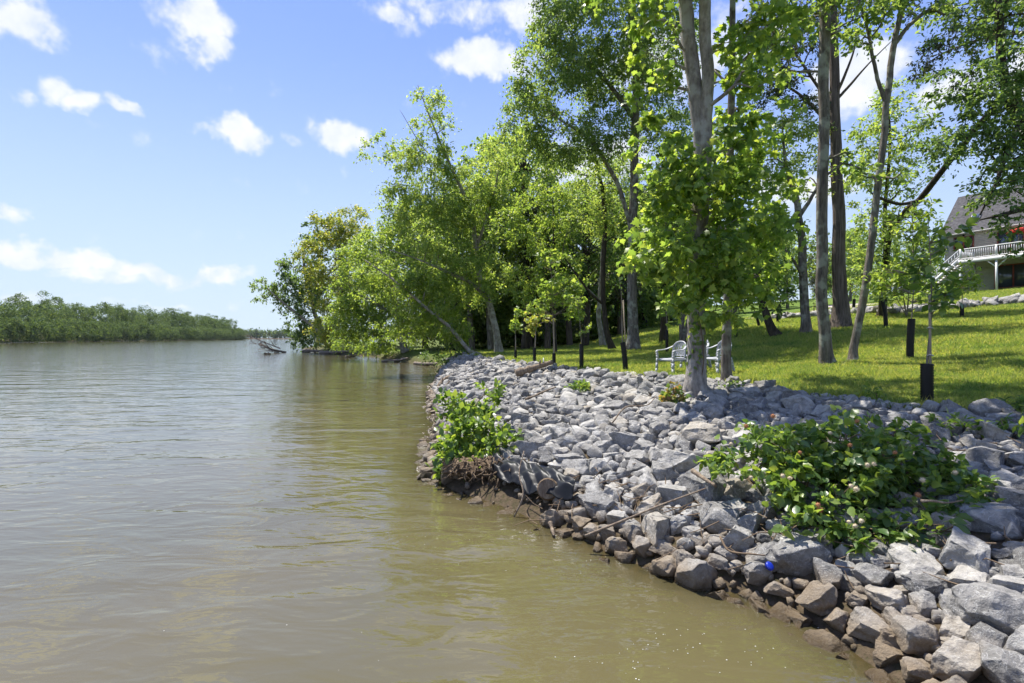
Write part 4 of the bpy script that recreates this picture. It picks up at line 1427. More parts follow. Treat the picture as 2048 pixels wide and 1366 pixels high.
for nm, lab, px, py, d, w, h, mat, sd, sz, shp in [
        ('rock_plant', 'small bright green seedling growing among the sunlit rocks', 1158, 792, 12.0, 30, 24, M_LALDER, 73, .13, 'ellip'),
        ('maple_sapling', 'reddish-tipped sapling at the left foot of the maple trunk', 1346, 800, 9.2, 26, 40, M_LRED, 74, .10, 'maple'),
        ('ground_vine', 'low green leafy growth trailing over the rocks at the right edge of the picture', 2020, 950, 5.6, 50, 24, M_LBUSH, 75, .09, 'ellip'),
        ('trailing_vine', 'sparse pale green trailing plant on the rocks behind the buttonbush', 1890, 880, 6.0, 60, 16, M_LALDER, 76, .075, 'ellip'),
        ('shrub_seedling', 'little leafy seedling standing in the grass above the rock edge', 1752, 800, 7.6, 14, 20, M_LALDER, 77, .07, 'ellip'),
        ('rock_weed', 'tiny weed between the shaded rocks right of the maple foot', 1462, 800, 9.6, 22, 10, M_LALDER, 78, .07, 'ellip'),
        ('corner_weed', 'leafy weed in the grass at the right edge above the rocks', 2040, 850, 6.3, 26, 34, M_LMID, 79, .08, 'ellip')]:
    tree(nm, lab, [[(px, py + h * .9, d, .012), (px + 2, py, d, .008), (px, py - h * .7, d, .005)]], [(px, py, d, w, h, w / 1000 * d * .8)], mat, M_TWIG, sz, sd, cat='plant', cover=2.2 if w < 40 else 1.7, per_clump=(3, 4), shape=shp,
         clump_r=.14, droop=.3, up=.4, branch_r=.02, parts=('stem', 'foliage'), minh=0.18, sides=5)

tree('inlet_shrub', 'dense low dark green shrub where the rocks meet the wooded inlet',
     [[(905, 745, 30, .04), (905, 720, 30, .03), (900, 700, 30, .015)]], [(900, 722, 30, 34, 20, 1.2), (930, 728, 29, 22, 14, .8), (870, 712, 33, 24, 14, 1)],
     M_LDARK, M_TWIG, .16, 80, cat='shrub', cover=3, per_clump=(6, 7), clump_r=.5, parts=('stem', 'foliage'), minh=.1)

# vine climbing the maple trunk
vr = np.random.default_rng(81)
mb = MB()
n = 150
zz = vr.uniform(0.55, 2.75, n)
aa = vr.normal(-1.75, 0.85, n)
rr = .185
base = np.array([P(1390, 812, 9.85)[0], 9.85, 0])
pos = np.stack([base[0] + 0.02 + np.cos(aa) * rr, base[1] + np.sin(aa) * rr, zz], -1)
nrm = np.stack([np.cos(aa), np.sin(aa), np.full(n, .5)], -1) + vr.normal(size=(n, 3)) * .35
V, F = leaf_geo(pos, np.stack([vr.normal(size=n) * .6, vr.normal(size=n) * .2, np.full(n, -.7)], -1), nrm, vr.uniform(.07, .13, n) * np.where(zz > 2.2, 1.4, 1), 'ellip')
vine = empty('climbing_vine', (base[0], base[1], .8))
tag(vine, 'green vine leaves climbing the lower trunk of the forked maple', 'vine')
link('foliage', build_mesh('foliage', V - np.array(vine.location), [F]), M_LBUSH, vine)
mb.tube(spline(np.array([[base[0] - .1, base[1] - .2, .7], [base[0] + .03, base[1] - .2, 1.3], [base[0] + .1, base[1] - .19, 1.9], [base[0] + .0, base[1] - .19, 2.7]]), 20), .009, 5)
mb.build('stem', M_TWIG, vine, True, np.array(vine.location))

# ------------------------------------------------------------------ saplings in black tubes
def sapling(px, d, tube_h, tube_w, stem_top, blobs, mat, size, label, stake=None, lean=0.0, shape='ellip', seed=0, cover=1.5, tie=False):
    rng = np.random.default_rng(900 + seed)
    x = (px - 1024) / 1000 * d
    z = gz(x, d)
    root = empty('staked_sapling', (x, d, z))
    tag(root, label, 'sapling', 'young trees in black tubes on the lawn')
    # corrugated drain-pipe guard
    r = tube_w / 2
    nr_ = max(16, int(tube_h / 0.017))
    t = np.linspace(0, 1, nr_)
    pts = np.stack([lean * t * t * tube_h, np.zeros(nr_), -.05 + t * (tube_h + .05)], -1)
    mb = MB()
    mb.tube(pts, r * (1 + .07 * np.where(np.arange(nr_) % 2, 1, -1)), 14, cap=False)
    mb.tube(pts[::-1] * [1, 1, 1], r * .86, 12, cap=False)
    mb.build('tube', M_TUBE, root)
    top = np.array([lean * tube_h, 0, tube_h])
    sx = [P(a, b, dd) - np.array([x, d, z]) for a, b, dd in stem_top]
    path = np.vstack([[lean * .2 * tube_h, 0, 0.02], top, *sx])
    sp_ = spline(path, 18)
    mb = MB()
    r0 = 0.018 if d < 16 else .024
    mb.tube(sp_, np.linspace(r0, .005, 18), 6)
    if blobs:
        cs = np.vstack([blob_points(rng, P(*b[:3]) - np.array([x, d, z]), np.array([b[3] / 1000 * b[2], b[3] / 1000 * b[2] * .8, b[4] / 1000 * b[2]]),
                                    max(3, int(cover * math.pi * b[3] * b[4] / 1e6 * b[2] ** 2 / (.3 * size * size) / 12))) for b in blobs])
        for c in cs:
            k = sp_[int(np.argmin(np.linalg.norm(sp_ - c, axis=1) + np.clip(sp_[:, 2] - c[2] + .1, 0, 9) * 2))]
            mb.tube(np.array([k, (k + c) / 2 + [0, 0, .02], c]), [.009, .006, .003], 4, cap=False)
        pos, ax, nrm, sz, _, _ = spray(rng, cs, np.full(len(cs), size * 1.7), 3, 4, size, .35, None, .3)
        V, F = leaf_geo(pos, ax, nrm, sz, shape)
        link('foliage', build_mesh('foliage', V, [F]), mat, root)
    mb.build('stem', M_STEM, root, True)
    if stake:
        mb = MB()
        q = P(*stake) - np.array([x, d, z])
        mb.tube(np.array([[r * .45, -.02, .03], [q[0], -.02, q[2]]]), .017, 6)
        mb.build('stake', M_STAKE, root)
        if tie:
            mb = MB()
            for f in (.12, .52):
                p0 = np.array([r * .45, -.02, tube_h]) * (1 - f) + np.array([q[0], -.02, q[2]]) * f
                a = np.linspace(0, 2 * np.pi, 14)
                mb.tube(np.stack([p0[0] + np.cos(a) * .035, p0[1] + np.sin(a) * .035, p0[2] + .01 * np.sin(2 * a)], -1), .006, 5)
            mb.build('tie', M_RESIN, root)
    return root


SAP = [
    (1854, 7.2, .60, .155, [(1862, 640, 7.2), (1862, 540, 7.2), (1856, 440, 7.2)], [(1885, 470, 7.1, 44, 36), (1850, 540, 7.2, 34, 34), (1890, 560, 7.2, 34, 40), (1868, 600, 7.1, 26, 20)], M_LBUSH, .135, 'staked sapling with big dark leaves in the widest black tube, close above the rocks', (1857, 590, 7.2), 0, 'broad', True),
    (1820, 12, .98, .155, [(1828, 560, 12), (1826, 470, 12), (1822, 400, 12)], [(1815, 450, 12, 44, 36), (1845, 500, 12, 40, 40), (1800, 540, 12, 44, 34), (1770, 560, 12, 30, 26), (1850, 420, 12, 30, 24), (1840, 590, 12, 34, 24)], M_LBRIGHT, .115, 'leafy sapling in a tall black tube, second nearest above the rocks', None, .04, 'ellip', False),
    (1924, 20, .52, .14, [(1926, 570, 20), (1930, 520, 20)], [(1930, 545, 20, 30, 24), (1945, 565, 20, 20, 16), (1915, 570, 20, 16, 14)], M_LBRIGHT, .12, 'small leafy sapling in a short black tube below the house door', None, 0, 'ellip', False),
    (1880, 23, .52, .14, [(1888, 590, 23), (1900, 572, 23)], [(1898, 575, 23, 16, 10)], M_LBRIGHT, .11, 'nearly bare leaning sapling in a short black tube below the house stairs', None, .25, 'ellip', False),
    (1772, 18.5, 1.1, .14, [(1764, 600, 18.5), (1762, 570, 18.5)], [(1765, 585, 18.5, 18, 18)], M_LMID, .11, 'bent black tube beside the trunk of the tree with the long bending limb', None, -.14, 'ellip', False),
    (1707, 27, .85, .15, [(1712, 580, 27), (1714, 560, 27)], [(1715, 575, 27, 18, 18)], M_LBRIGHT, .13, 'sapling tube half hidden behind the slanting trunk', None, .05, 'ellip', False),
    (1518, 25, .65, .13, [(1510, 610, 25)], [], M_LMID, .1, 'bare slanting black tube left of the dark trunk that curves left', None, -.3, 'ellip', False),
    (1555, 27, .5, .12, [(1553, 610, 27), (1550, 580, 27)], [(1550, 590, 27, 12, 16)], M_LBRIGHT, .12, 'small far sapling tube between the left-curving trunk and the forked grey trunk', None, 0, 'ellip', False),
    (1472, 22, .62, .12, [(1471, 620, 22), (1470, 590, 22)], [(1471, 605, 22, 12, 18)], M_LFINE, .1, 'slim sapling in black tube right of the roped trunk', None, 0, 'ellip', False),
    (1334, 20, .95, .12, [(1332, 620, 20), (1330, 600, 20)], [], M_LMID, .1, 'black tube behind the left arm of the plastic chair', None, 0, 'ellip', False),
    (1251, 14.3, .84, .15, [(1244, 640, 14.3), (1243, 590, 14.3), (1238, 555, 14.3)], [], M_LFINE, .08, 'leafless sapling in a thick bent black tube in front of the tall straight grey trunk', (1246, 600, 14.3), -.1, 'ellip', False),
    (1163, 15.4, .80, .13, [(1160, 650, 15.4), (1156, 600, 15.4)], [(1158, 630, 15.4, 12, 14), (1150, 600, 15.4, 20, 14), (1165, 655, 15.4, 12, 12)], M_LBRIGHT, .11, 'sapling with yellowish tips in a black tube right of the driftwood log', (1161, 690, 15.4), 0, 'maple', False),
    (1108, 16.6, .48, .12, [(1106, 640, 16.6), (1103, 560, 16.6), (1100, 500, 16.6)], [(1080, 600, 16.6, 34, 34), (1120, 570, 16.6, 36, 30), (1100, 520, 16.6, 30, 26), (1135, 610, 16.6, 26, 20)], M_LBRIGHT, .13, 'tall leafy sapling in the short black tube behind the driftwood log', (1107, 640, 16.6), 0, 'maple', False),
    (1069, 18.6, .62, .12, [(1072, 660, 18.6), (1076, 620, 18.6)], [(1078, 635, 18.6, 24, 24), (1065, 655, 18.6, 14, 14)], M_LYEL, .14, 'yellow-leaved sapling in a black tube left of the driftwood log', (1071, 660, 18.6), 0, 'maple', False),
    (1031, 21.6, .46, .12, [(1031, 660, 21.6), (1030, 630, 21.6)], [(1032, 640, 21.6, 16, 26)], M_LBRIGHT, .13, 'small green sapling in the leftmost black tube near the end of the rocks', (1031, 670, 21.6), 0, 'maple', False),
]
for i, (px, d, th, tw, st, bl, mt, sz, lab, stake, lean, shp, tie) in enumerate(SAP):
    sapling(px, d, th, tw, st, bl, mt, sz, lab, stake, lean, shp, i, 1.5, tie)

# ------------------------------------------------------------------ plastic chairs
def make_chair():
    root = empty('plastic_chair', (0, 0, 0))
    # local frame: front is -y, seat at .42
    mb = MB()                                            # seat: dished slab with a rolled front edge
    nx_, ny_ = 9, 9
    V = []
    for side in (0, 1):
        for j in range(ny_):
            for i in range(nx_):
                u, v = i / (nx_ - 1) * 2 - 1, j / (ny_ - 1)
                w = .25 - .03 * v
                z = .42 - .025 * (1 - u * u) * (0.3 + .7 * v) - .03 * max(0, .15 - v) / .15 - side * .022
                V.append((u * w, -.25 + .48 * v, z))
    F = []
    n_ = nx_ * ny_
    for j in range(ny_ - 1):
        for i in range(nx_ - 1):
            a = j * nx_ + i
            F.append((a, a + 1, a + nx_ + 1, a + nx_))
            F.append((n_ + a, n_ + a + nx_, n_ + a + nx_ + 1, n_ + a + 1))
    rim = [i for i in range(nx_)] + [j * nx_ + nx_ - 1 for j in range(1, ny_)] + [(ny_ - 1) * nx_ + i for i in range(nx_ - 2, -1, -1)] + [j * nx_ for j in range(ny_ - 2, 0, -1)]
    for a, b in zip(rim, rim[1:] + rim[:1]):
        F.append((b, a, a + n_, b + n_))
    mb.add(V, F)
    mb.box((0, -.235, .375), (.46, .02, .06))
    mb.box((-.23, 0, .375), (.02, .42, .05))
    mb.box((.23, 0, .375), (.02, .42, .05))
    mb.build('seat', M_RESIN, root)
    # curved lattice back
    def bp(u, h):                                        # u -1..1 across, h 0..1 up
        ang = u * 0.95
        y = .23 + .09 * h - .13 * (1 - math.cos(ang)) * (0.5 + .6 * h)
        return np.array([math.sin(ang) * .30, y, .42 + .44 * h])
    mb = MB()
    arch = [bp(-.78, 0)] + [bp(-.85 * (1 - .0 * h), h) for h in np.linspace(.12, .62, 5)]
    arch += [bp(-.85 * math.cos(a), .62 + .38 * math.sin(a)) for a in np.linspace(.2, math.pi - .2, 11)]
    arch += [bp(.85, h) for h in np.linspace(.62, .12, 5)] + [bp(.78, 0)]
    mb.tube(spline(np.array(arch), 46), .021, 7)
    mb.tube(spline(np.array([bp(u, .02) for u in np.linspace(-.8, .8, 9)]), 14), .016, 6)
    mb.tube(spline(np.array([bp(u, .16) for u in np.linspace(-.82, .82, 9)]), 14), .012, 5)

    def htop(u):
        return .62 + .38 * math.sqrt(max(0, 1 - (u / .87) ** 2))
    for k in range(-3, 4):
        u0 = k * .23
        pts = [bp(np.clip(u0 + .06 * math.sin(h * 14 + k), -.84, .84), h) for h in np.linspace(.16, htop(u0) - .01, 8)]
        mb.tube(spline(np.array(pts), 14), .009, 5)
    for k in range(-4, 5):
        for sg in (-1, 1):
            pts = []
            for h in np.linspace(.16, .96, 9):
                u = k * .23 + sg * (h - .16) * .55
                if abs(u) < .82 and h < htop(u):
                    pts.append(bp(u, h))
            if len(pts) > 2:
                mb.tube(spline(np.array(pts), 10), .008, 5)
    mb.build('backrest', M_RESIN, root, True)
    for sg in (-1, 1):
        mb = MB()                                        # arm: flat band sweeping from the back to the front leg
        c = spline(np.array([bp(.85 * sg, .72), [.30 * sg, .10, .66], [.305 * sg, -.08, .635], [.30 * sg, -.24, .625], [.295 * sg, -.27, .60]]), 14)
        w = np.linspace(.030, .034, 14)
        V = []
        for q, ww in zip(c, w):
            V += [q + [-ww, 0, .009], q + [ww, 0, .009], q + [ww, 0, -.009], q + [-ww, 0, -.009]]
        F = []
        for i in range(13):
            for k in range(4):
                F.append((i * 4 + k, i * 4 + (k + 1) % 4, i * 4 + 4 + (k + 1) % 4, i * 4 + 4 + k))
        F += [(0, 3, 2, 1), (52, 53, 54, 55)]
        mb.add(V, F)
        mb.build('armrest', M_RESIN, root)
        for fr in (0, 1):
            mb = MB()
            if fr == 0:
                pts = [[.30 * sg, -.27, .61], [.285 * sg, -.26, .42], [.29 * sg, -.285, 0]]
            else:
                pts = [[.24 * sg, .22, .42], [.26 * sg, .26, .2], [.285 * sg, .31, 0]]
            q = spline(np.array(pts), 7)
            for i in range(6):
                wa, wb = .022 + .006 * (q[i][2] < .4), .022
                mb.add([q[i] + [-wa, -wb, 0], q[i] + [wa, -wb, 0], q[i] + [wa, wb, 0], q[i] + [-wa, wb, 0],
                        q[i + 1] + [-wa, -wb, 0], q[i + 1] + [wa, -wb, 0], q[i + 1] + [wa, wb, 0], q[i + 1] + [-wa, wb, 0]],
                       [(0, 1, 5, 4), (1, 2, 6, 5), (2, 3, 7, 6), (3, 0, 4, 7), (0, 3, 2, 1), (4, 5, 6, 7)])
            mb.build('leg', M_RESIN, root)
    return root


proto = make_chair()
for i, (px, d, rot, lab) in enumerate([(1345, 13.2, -62, 'grey plastic garden chair, the one left of the maple trunk'),
                                       (1392, 13.9, -52, 'grey plastic garden chair in the middle, mostly hidden by the maple trunk'),
                                       (1434, 12.9, -66, 'grey plastic garden chair on the right, half behind the slim roped trunk')]):
    o = proto if i == 0 else copy_tree(proto)
    x = (px - 1024) / 1000 * d
    o.location = (x, d, gz(x, d))
    o.rotation_euler = (0, 0, math.radians(rot))
    tag(o, lab, 'chair', 'plastic chairs on the lawn')

# ------------------------------------------------------------------ ropes, driftwood, litter
M_ROPE = plain_mat('rope', (.38, .34, .28), 0.9, 0.1)
for lab, px, py, d, r, turns in [('pale rope wound round the foot of the forked maple', 1391, 764, 9.85, .20, 3), ('thin cord tied round the slim trunk beside the maple', 1453, 756, 10.9, .112, 2)]:
    a = np.linspace(0, 2 * np.pi * turns, 22 * turns)
    q = P(px, py, d)
    mb = MB()
    mb.tube(np.stack([q[0] + np.cos(a) * r, q[1] + np.sin(a) * r, q[2] + .022 * np.sin(a * .67) + a * .0025], -1), .008, 5)
    if turns == 3:
        mb.tube(spline(np.array([[q[0] - r, q[1] - .05, q[2]], [q[0] - r - .05, q[1] - .12, q[2] - .3], [q[0] - r - .04, q[1] - .15, q[2] - .62]]), 10), .008, 5)
    tag(mb.build('rope', M_ROPE, None, True), lab, 'rope')


def snapz(q, up):
    return np.array([q[0], q[1], max(gz(q[0], q[1]), 0) + up])


def stick(label, ends, r, mat=M_DRIFT, nm='driftwood_stick', seed=0, bend=.05, abs_z=False, sides=7):
    rng = np.random.default_rng(seed)
    a, b = [P(*e[:3]) for e in ends]
    if not abs_z:
        a, b = snapz(a, ends[0][3]), snapz(b, ends[1][3])
    L = np.linalg.norm(b - a)
    mids = [a + (b - a) * t + rng.normal(size=3) * L * bend for t in (.33, .66)]
    q = spline(np.array([a, *mids, b]), 16)
    mb = MB()
    mb.tube(q, np.linspace(r, r * .55, 16) * (1 + .12 * rng.normal(size=16)), sides)
    return tag(mb.build(nm, mat, None, True), label, 'driftwood')


def log(nm, label, a, b, r, mat, seed, sides=14):
    """a thick log with a knotty outline and a stub"""
    rng = np.random.default_rng(seed)
    q = spline(np.array([a, (a * 2 + b) / 3 + rng.normal(size=3) * .03, (a + b * 2) / 3 + rng.normal(size=3) * .03, b]), 20)
    root = empty(nm, (a + b) / 2)
    mb = MB()
    mb.tube(q, r * (1 + .14 * rng.normal(size=20)) * np.linspace(1.25, .7, 20), sides)
    mb.build('stem', mat, root, True, (a + b) / 2)
    mb = MB()
    s = q[12]
    mb.tube(np.array([s, s + [.02, -.05, r * 1.3], s + [.05, -.08, r * 2.0]]), [r * .35, r * .28, r * .15], 7)
    mb.build('branch_stub', mat, root, True, (a + b) / 2)
    return tag(root, label, 'log')


log('driftwood_log', 'brown barkless log lying on the top edge of the sunlit rocks', snapz(P(1032, 748, 15.2), .26), snapz(P(1104, 740, 15.6), .30), .10, M_DRIFT, 5)
log('shore_log', 'short weathered log at the left water edge of the rocks', snapz(P(858, 785, 19), .06), snapz(P(898, 768, 20), .22), .09, M_DRIFT, 6)
stick('long straight bamboo-like stick lying across the wet rocks', [(1170, 1092, 5.15, .16), (1412, 1080, 5.1, .34)], .014, seed=1, bend=.006)
stick('pale split stick lying on the rocks right of the long straight stick', [(1385, 1035, 5.5, .34), (1432, 1066, 5.1, .34)], .028, seed=2, bend=.02)
stick('thin stick standing upright in front of the black sheet', [(1028, 1030, 6.15, .0), (1048, 930, 6.6, .55)], .012, seed=3, bend=.04)
stick('thin pale branch on the sunlit rocks left of the maple', [(1225, 930, 7.7, .30), (1312, 862, 8.8, .34)], .014, seed=4, bend=.04)
stick('weathered branch across the upper rocks below the driftwood log', [(1050, 812, 11, .26), (1112, 798, 11.4, .34)], .03, seed=5, bend=.08)
stick('short brown stick poking out of the water by the cut log', [(1100, 1062, 5.7, .10), (1108, 1078, 5.5, .02)], .025, seed=6, bend=.02)
stick('bleached twig caught between rocks at the lower right', [(1842, 1138, 4.2, .36), (1925, 1152, 4.1, .34)], .012, seed=7, bend=.06)
stick('dark twig lying in the rock gap above the blue cap', [(1440, 1150, 4.6, .2), (1530, 1180, 4.35, .16)], .01, M_TWIG, seed=8, bend=.1)
stick('grey driftwood piece on the rocks at the left water edge', [(866, 792, 18, .05), (900, 780, 18.4, .2)], .045, seed=9, bend=.05)

# twig litter caught between the rocks: nobody could count it
lr = np.random.default_rng(44)
mb = MB()
for c in [(1275, 1040, 5.6), (1500, 1130, 4.6), (1320, 1060, 5.2), (1700, 1130, 4.3), (1940, 1200, 3.8), (1800, 1160, 4.2), (1110, 1040, 5.9), (1460, 1095, 4.8), (1210, 1000, 6.1), (1900, 900, 5.6)]:
    q = P(*c)
    for k in range(12):
        a = q[:2] + lr.normal(size=2) * .22
        an = lr.uniform(0, np.pi)
        L = lr.uniform(.1, .42)
        b = a + np.array([np.cos(an), np.sin(an)]) * L
        za, zb = max(gz(*a), 0) + lr.uniform(.04, .19), max(gz(*b), 0) + lr.uniform(.03, .17)
        mb.tube(np.array([[*a, za], [(a[0] + b[0]) / 2, (a[1] + b[1]) / 2 + lr.normal() * .03, (za + zb) / 2 + lr.normal() * .02], [*b, zb]]), [.006, .005, .003], 4, cap=False)
tag(mb.build('twig_debris', M_TWIG, None), 'dry twigs and stalks washed up between the rocks', 'debris', kind='stuff')

# root stump at the water
st = empty('root_stump', snapz(P(955, 985, 7.3), 0))
tag(st, 'eroded brown stump with hanging roots at the water edge below the bright bush', 'stump')
sb = np.array(st.location)
V, F = ICO[5]
nzv = np.array([mnoise.fractal(Vector(v) * 1.7 + Vector((3, 8, 1)), .8, 2.1, 6) for v in V])
V2 = V * (1 + .26 * nzv)[:, None] * np.array([.40, .26, .13]) + np.array([-.12, .10, .12])
M_STUMP = bark_mat('eroded_root', (.07, .045, .028), (.27, .20, .13), scale=7, stretch=.8, bump=.9)
link('body', build_mesh('body', V2, [F], True), M_STUMP, st)
for k in range(90):
    x0 = lr.uniform(-.35, .70)
    p0 = np.array([x0, lr.uniform(-.22, .05) - .22 * np.clip(x0, 0, 1), lr.uniform(.12, .34)])
    pts = [p0]
    dv = np.array([lr.normal() * .4, -.45 + lr.normal() * .25, -.55])
    for s in range(4):
        p0 = p0 + unit(dv) * lr.uniform(.05, .10)
        dv = dv + lr.normal(size=3) * .5
        dv[2] = min(dv[2], .1)
        pts.append(p0)
    mb = MB()
    r = lr.uniform(.006, .02)
    mb.tube(spline(np.array(pts), 9), np.linspace(r, r * .35, 9), 5)
    mb.build('root', M_STUMP, st, True)
cl = empty('cut_log', snapz(P(1095, 1020, 6.15), .12))
tag(cl, 'sawn log end facing the water below the black sheet', 'log')
a_, b_ = np.array([0, 0, .1]), np.array([.06, .5, -.12])
mb = MB()
mb.tube(spline(np.array([a_, (a_ + b_) / 2 + [.01, 0, .02], b_]), 10), .125 * (1 + .05 * lr.normal(size=10)), 16, cap=False)
mb.build('bark', M_STUMP, cl, True)
mb = MB()
ang = np.linspace(0, 2 * np.pi, 17)[:-1]
mb.add(np.vstack([[a_ + [0, -.012, 0]], np.stack([np.cos(ang) * .118, -.006 + 0 * ang + np.sin(ang) * .02, .1 + np.sin(ang) * .118], -1)]), [(0, 1 + (i + 1) % 16, 1 + i) for i in range(16)])
mb.build('sawn_face', M_DRIFT, cl)

# black plastic liner
M_LINER = plain_mat('black_liner', (.008, .009, .011), 0.45, 0.25, var=.25, nscale=5)
nu, nv = 72, 26


def crease(t):
    t = t % 1.0
    return abs(2 * t - 1)                                # sharp pleats


VV = []
for j in range(nv):
    for i in range(nu):
        u, v = i / (nu - 1), j / (nv - 1)
        x, y = P(986 + 165 * u, 960, 7.3 - 1.25 * u)[:2]
        wd = .08 + .34 * math.sin(math.pi * (.10 + .82 * u)) ** .8 + .07 * mnoise.noise(Vector((u * 6, 2.2, 0))) * v
        x, y = x - .35 * wd * (v - .25), y - .85 * wd * (v - .25)
        a = u * 2.6 + v * 1.1 + .35 * mnoise.noise(Vector((u * 2, v * 2, 1.3)))
        b = u * 4.3 - v * 1.7 + .5 * mnoise.noise(Vector((u * 3, v * 2, 5.3)))
        z = max(gz(x, y), -.05) + .09 + .13 * (1 - v) + .035 * math.sin(math.pi * v) + .075 * crease(a) * (.3 + .7 * v) + .035 * crease(b) + .015 * mnoise.noise(Vector((u * 16, v * 6, 0)))
        VV.append((x, y, z))
FF = [(j * nu + i, j * nu + i + 1, (j + 1) * nu + i + 1, (j + 1) * nu + i) for j in range(nv - 1) for i in range(nu - 1)]
o = link('plastic_sheet', build_mesh('plastic_sheet', np.array(VV) , [np.array(FF)], True), M_LINER)
sm = o.modifiers.new('thickness', 'SOLIDIFY')
sm.thickness = .008
tag(o, 'crumpled black plastic liner sticking out from under the rocks by the stump', 'plastic sheet')

# blue bottle cap
M_BLUE = plain_mat('blue_plastic', (.01, .035, .42), 0.35, 0.5)
q = snapz(P(1537, 1192, 4.27), .13)
cap = empty('bottle_cap', q)
tag(cap, 'bright blue plastic cap wedged between wet rocks', 'bottle cap')
mb = MB()
h = np.array([0, .012, .024, .028])
mb.tube(np.stack([0 * h, 0 * h, h], -1), [.034, .034, .034, .026], 18)
mb.build('body', M_BLUE, cap, True)
mb = MB()
for k in range(18):
    a = k / 18 * 2 * np.pi
    mb.tube(np.array([[math.cos(a) * .035, math.sin(a) * .035, .002], [math.cos(a) * .035, math.sin(a) * .035, .022]]), .0025, 4)
mb.build('grip_ridges', M_BLUE, cap)
cap.rotation_euler = (.7, .4, 0)

# dead tree lying in the river and drift at the wooded shore
dt = empty('fallen_tree', P(560, 705, 75))
dt.location.z = 0
tag(dt, 'bleached dead tree lying half sunk in the river off the wooded point', 'dead tree')
o0 = np.array(dt.location)
M_BLEACH = plain_mat('bleached_wood', (.20, .165, .135), 0.9, 0.15)


def twig_tree(mb, a, b, r, depth, rng):
    L = np.linalg.norm(b - a)
    q = spline(np.array([a, (a + b) / 2 + rng.normal(size=3) * L * .06, b]), 7)
    mb.tube(q, np.linspace(r, r * .4, 7), 5, cap=False)
    if depth:
        for t in rng.uniform(.25, .98, 4):
            s = q[int(t * 6)]
            d = unit(unit(b - a) + rng.normal(size=3) * .55)
            twig_tree(mb, s, s + d * L * rng.uniform(.3, .55), r * .5, depth - 1, rng)


br = np.random.default_rng(8)
for a, b, r in [((572, 705), (528, 688), .17), ((560, 697), (505, 676), .10), ((548, 693), (540, 672), .06), ((560, 703), (500, 699), .09), ((545, 700), (515, 690), .07)]:
    mb = MB()
    A, B = P(*a, 75), P(*b, 75)
    A[2], B[2] = max(A[2], -.1), max(B[2], .1)
    twig_tree(mb, A, B + br.normal(size=3) * [0, 1.2, 0], r, 3, br)
    mb.build('branch', M_BLEACH, dt, True, o0)
log('floating_log', 'small dark chunk of wood floating in the river near the fallen dead tree', P(529, 709, 67) * [1, 1, 0] + [0, 0, .08], P(541, 709, 67) * [1, 1, 0] + [0, 0, .05], .17, M_BARKD, 9, 8)
for i, (lab, a, b, r) in enumerate([('grey log along the far end of the wooded shore', (606, 703, 78), (650, 705, 76), .22), ('driftwood trunk lying in the water under the yellowish tree', (640, 708, 70), (700, 704, 68), .22),
                                    ('pale forked drift log angled into the inlet', (692, 716, 56), (712, 700, 57), .14), ('bare branch reaching from the bank into the inlet', (764, 724, 46), (815, 716, 45), .09),
                                    ('pale log on the muddy shore below the leaning trunks', (830, 730, 42), (876, 732, 38.5), .12), ('short drift log beside the broad low-hanging tree', (790, 720, 46), (816, 719, 45), .12)]):
    A, B = P(*a), P(*b)
    A[2] = B[2] = r * .6
    B[2] += .15 * (i % 2 + 1)
    log('drift_log', lab, A, B, r, M_BLEACH, 20 + i, 8)

# ------------------------------------------------------------------ house
HO = np.array([43.3, 50.0])
U = np.array([.41, -.91])
U /= np.linalg.norm(U)
N_ = np.array([.91, .41])
N_ /= np.linalg.norm(N_)
HZ = gz(*HO) + .15
hs = empty('house', (HO[0], HO[1], HZ))
tag(hs, 'grey clapboard house with dark shingle roof, white deck and stairs on the rise', 'house')
hs.rotation_euler = (0, 0, math.atan2(U[1], U[0]))     # local x along the front, local y into the house


def siding_mat():
    m, nt, out = newmat('grey_siding')
    tc = nd(nt, 'ShaderNodeTexCoord')
    n1 = nd(nt, 'ShaderNodeTexNoise', {'Vector': tc.outputs['Object'], 'Scale': 3.0, 'Detail': 4})
    c = ramp(nt, n1.outputs['Fac'], [(.3, (.27, .265, .26)), (.7, (.35, .34, .33))])
    p = nd(nt, 'ShaderNodeBsdfPrincipled', {'Base Color': c, 'Roughness': .7})
    nt.links.new(p.outputs[0], out.inputs[0])
    return m


M_SIDE = siding_mat()
M_ROOF = plain_mat('shingle', (.105, .10, .105), .9, .2, var=.35, nscale=5, bump=.3)
M_TRIMR = plain_mat('red_brown_trim', (.20, .055, .04), .6, .3)
M_WHITE = plain_mat('white_paint', (.60, .60, .60), .5, .3, var=.05)
m_, nt_, out_ = newmat('window_glass')
p_ = nd(nt_, 'ShaderNodeBsdfPrincipled', {'Base Color': (.05, .065, .075, 1), 'Roughness': .04, 'Specular IOR Level': .9})
nt_.links.new(p_.outputs[0], out_.inputs[0])
M_GLASS = m_
WD, DP, EH, RH = 16.0, 7.6, 5.9, 4.0
mb = MB()
mb.box((WD / 2, DP / 2, EH / 2 - .6), (WD, DP, EH + 1.2))
mb.add([(0, 0, EH), (0, DP, EH), (0, DP * .42, EH + RH), (.02, 0, EH), (.02, DP, EH), (.02, DP * .42, EH + RH)], [(0, 2, 1), (3, 4, 5)])
mb.build('wall', M_SIDE, hs)
for k in range(int(EH / .16)):
    z = k * .16
    mb = MB()
    V = [(-.01, -.012, z), (WD, -.012, z), (WD, -.055, z + .004), (-.01, -.055, z + .004), (-.01, -.012, z + .155), (WD, -.012, z + .155)]
    mb.add(V, [(0, 1, 2, 3), (3, 2, 5, 4)])
    mb.build('siding_board', M_SIDE, hs)
rf = empty('roof', (0, 0, 0))
rf.parent = hs
mb = MB()
ov = .35
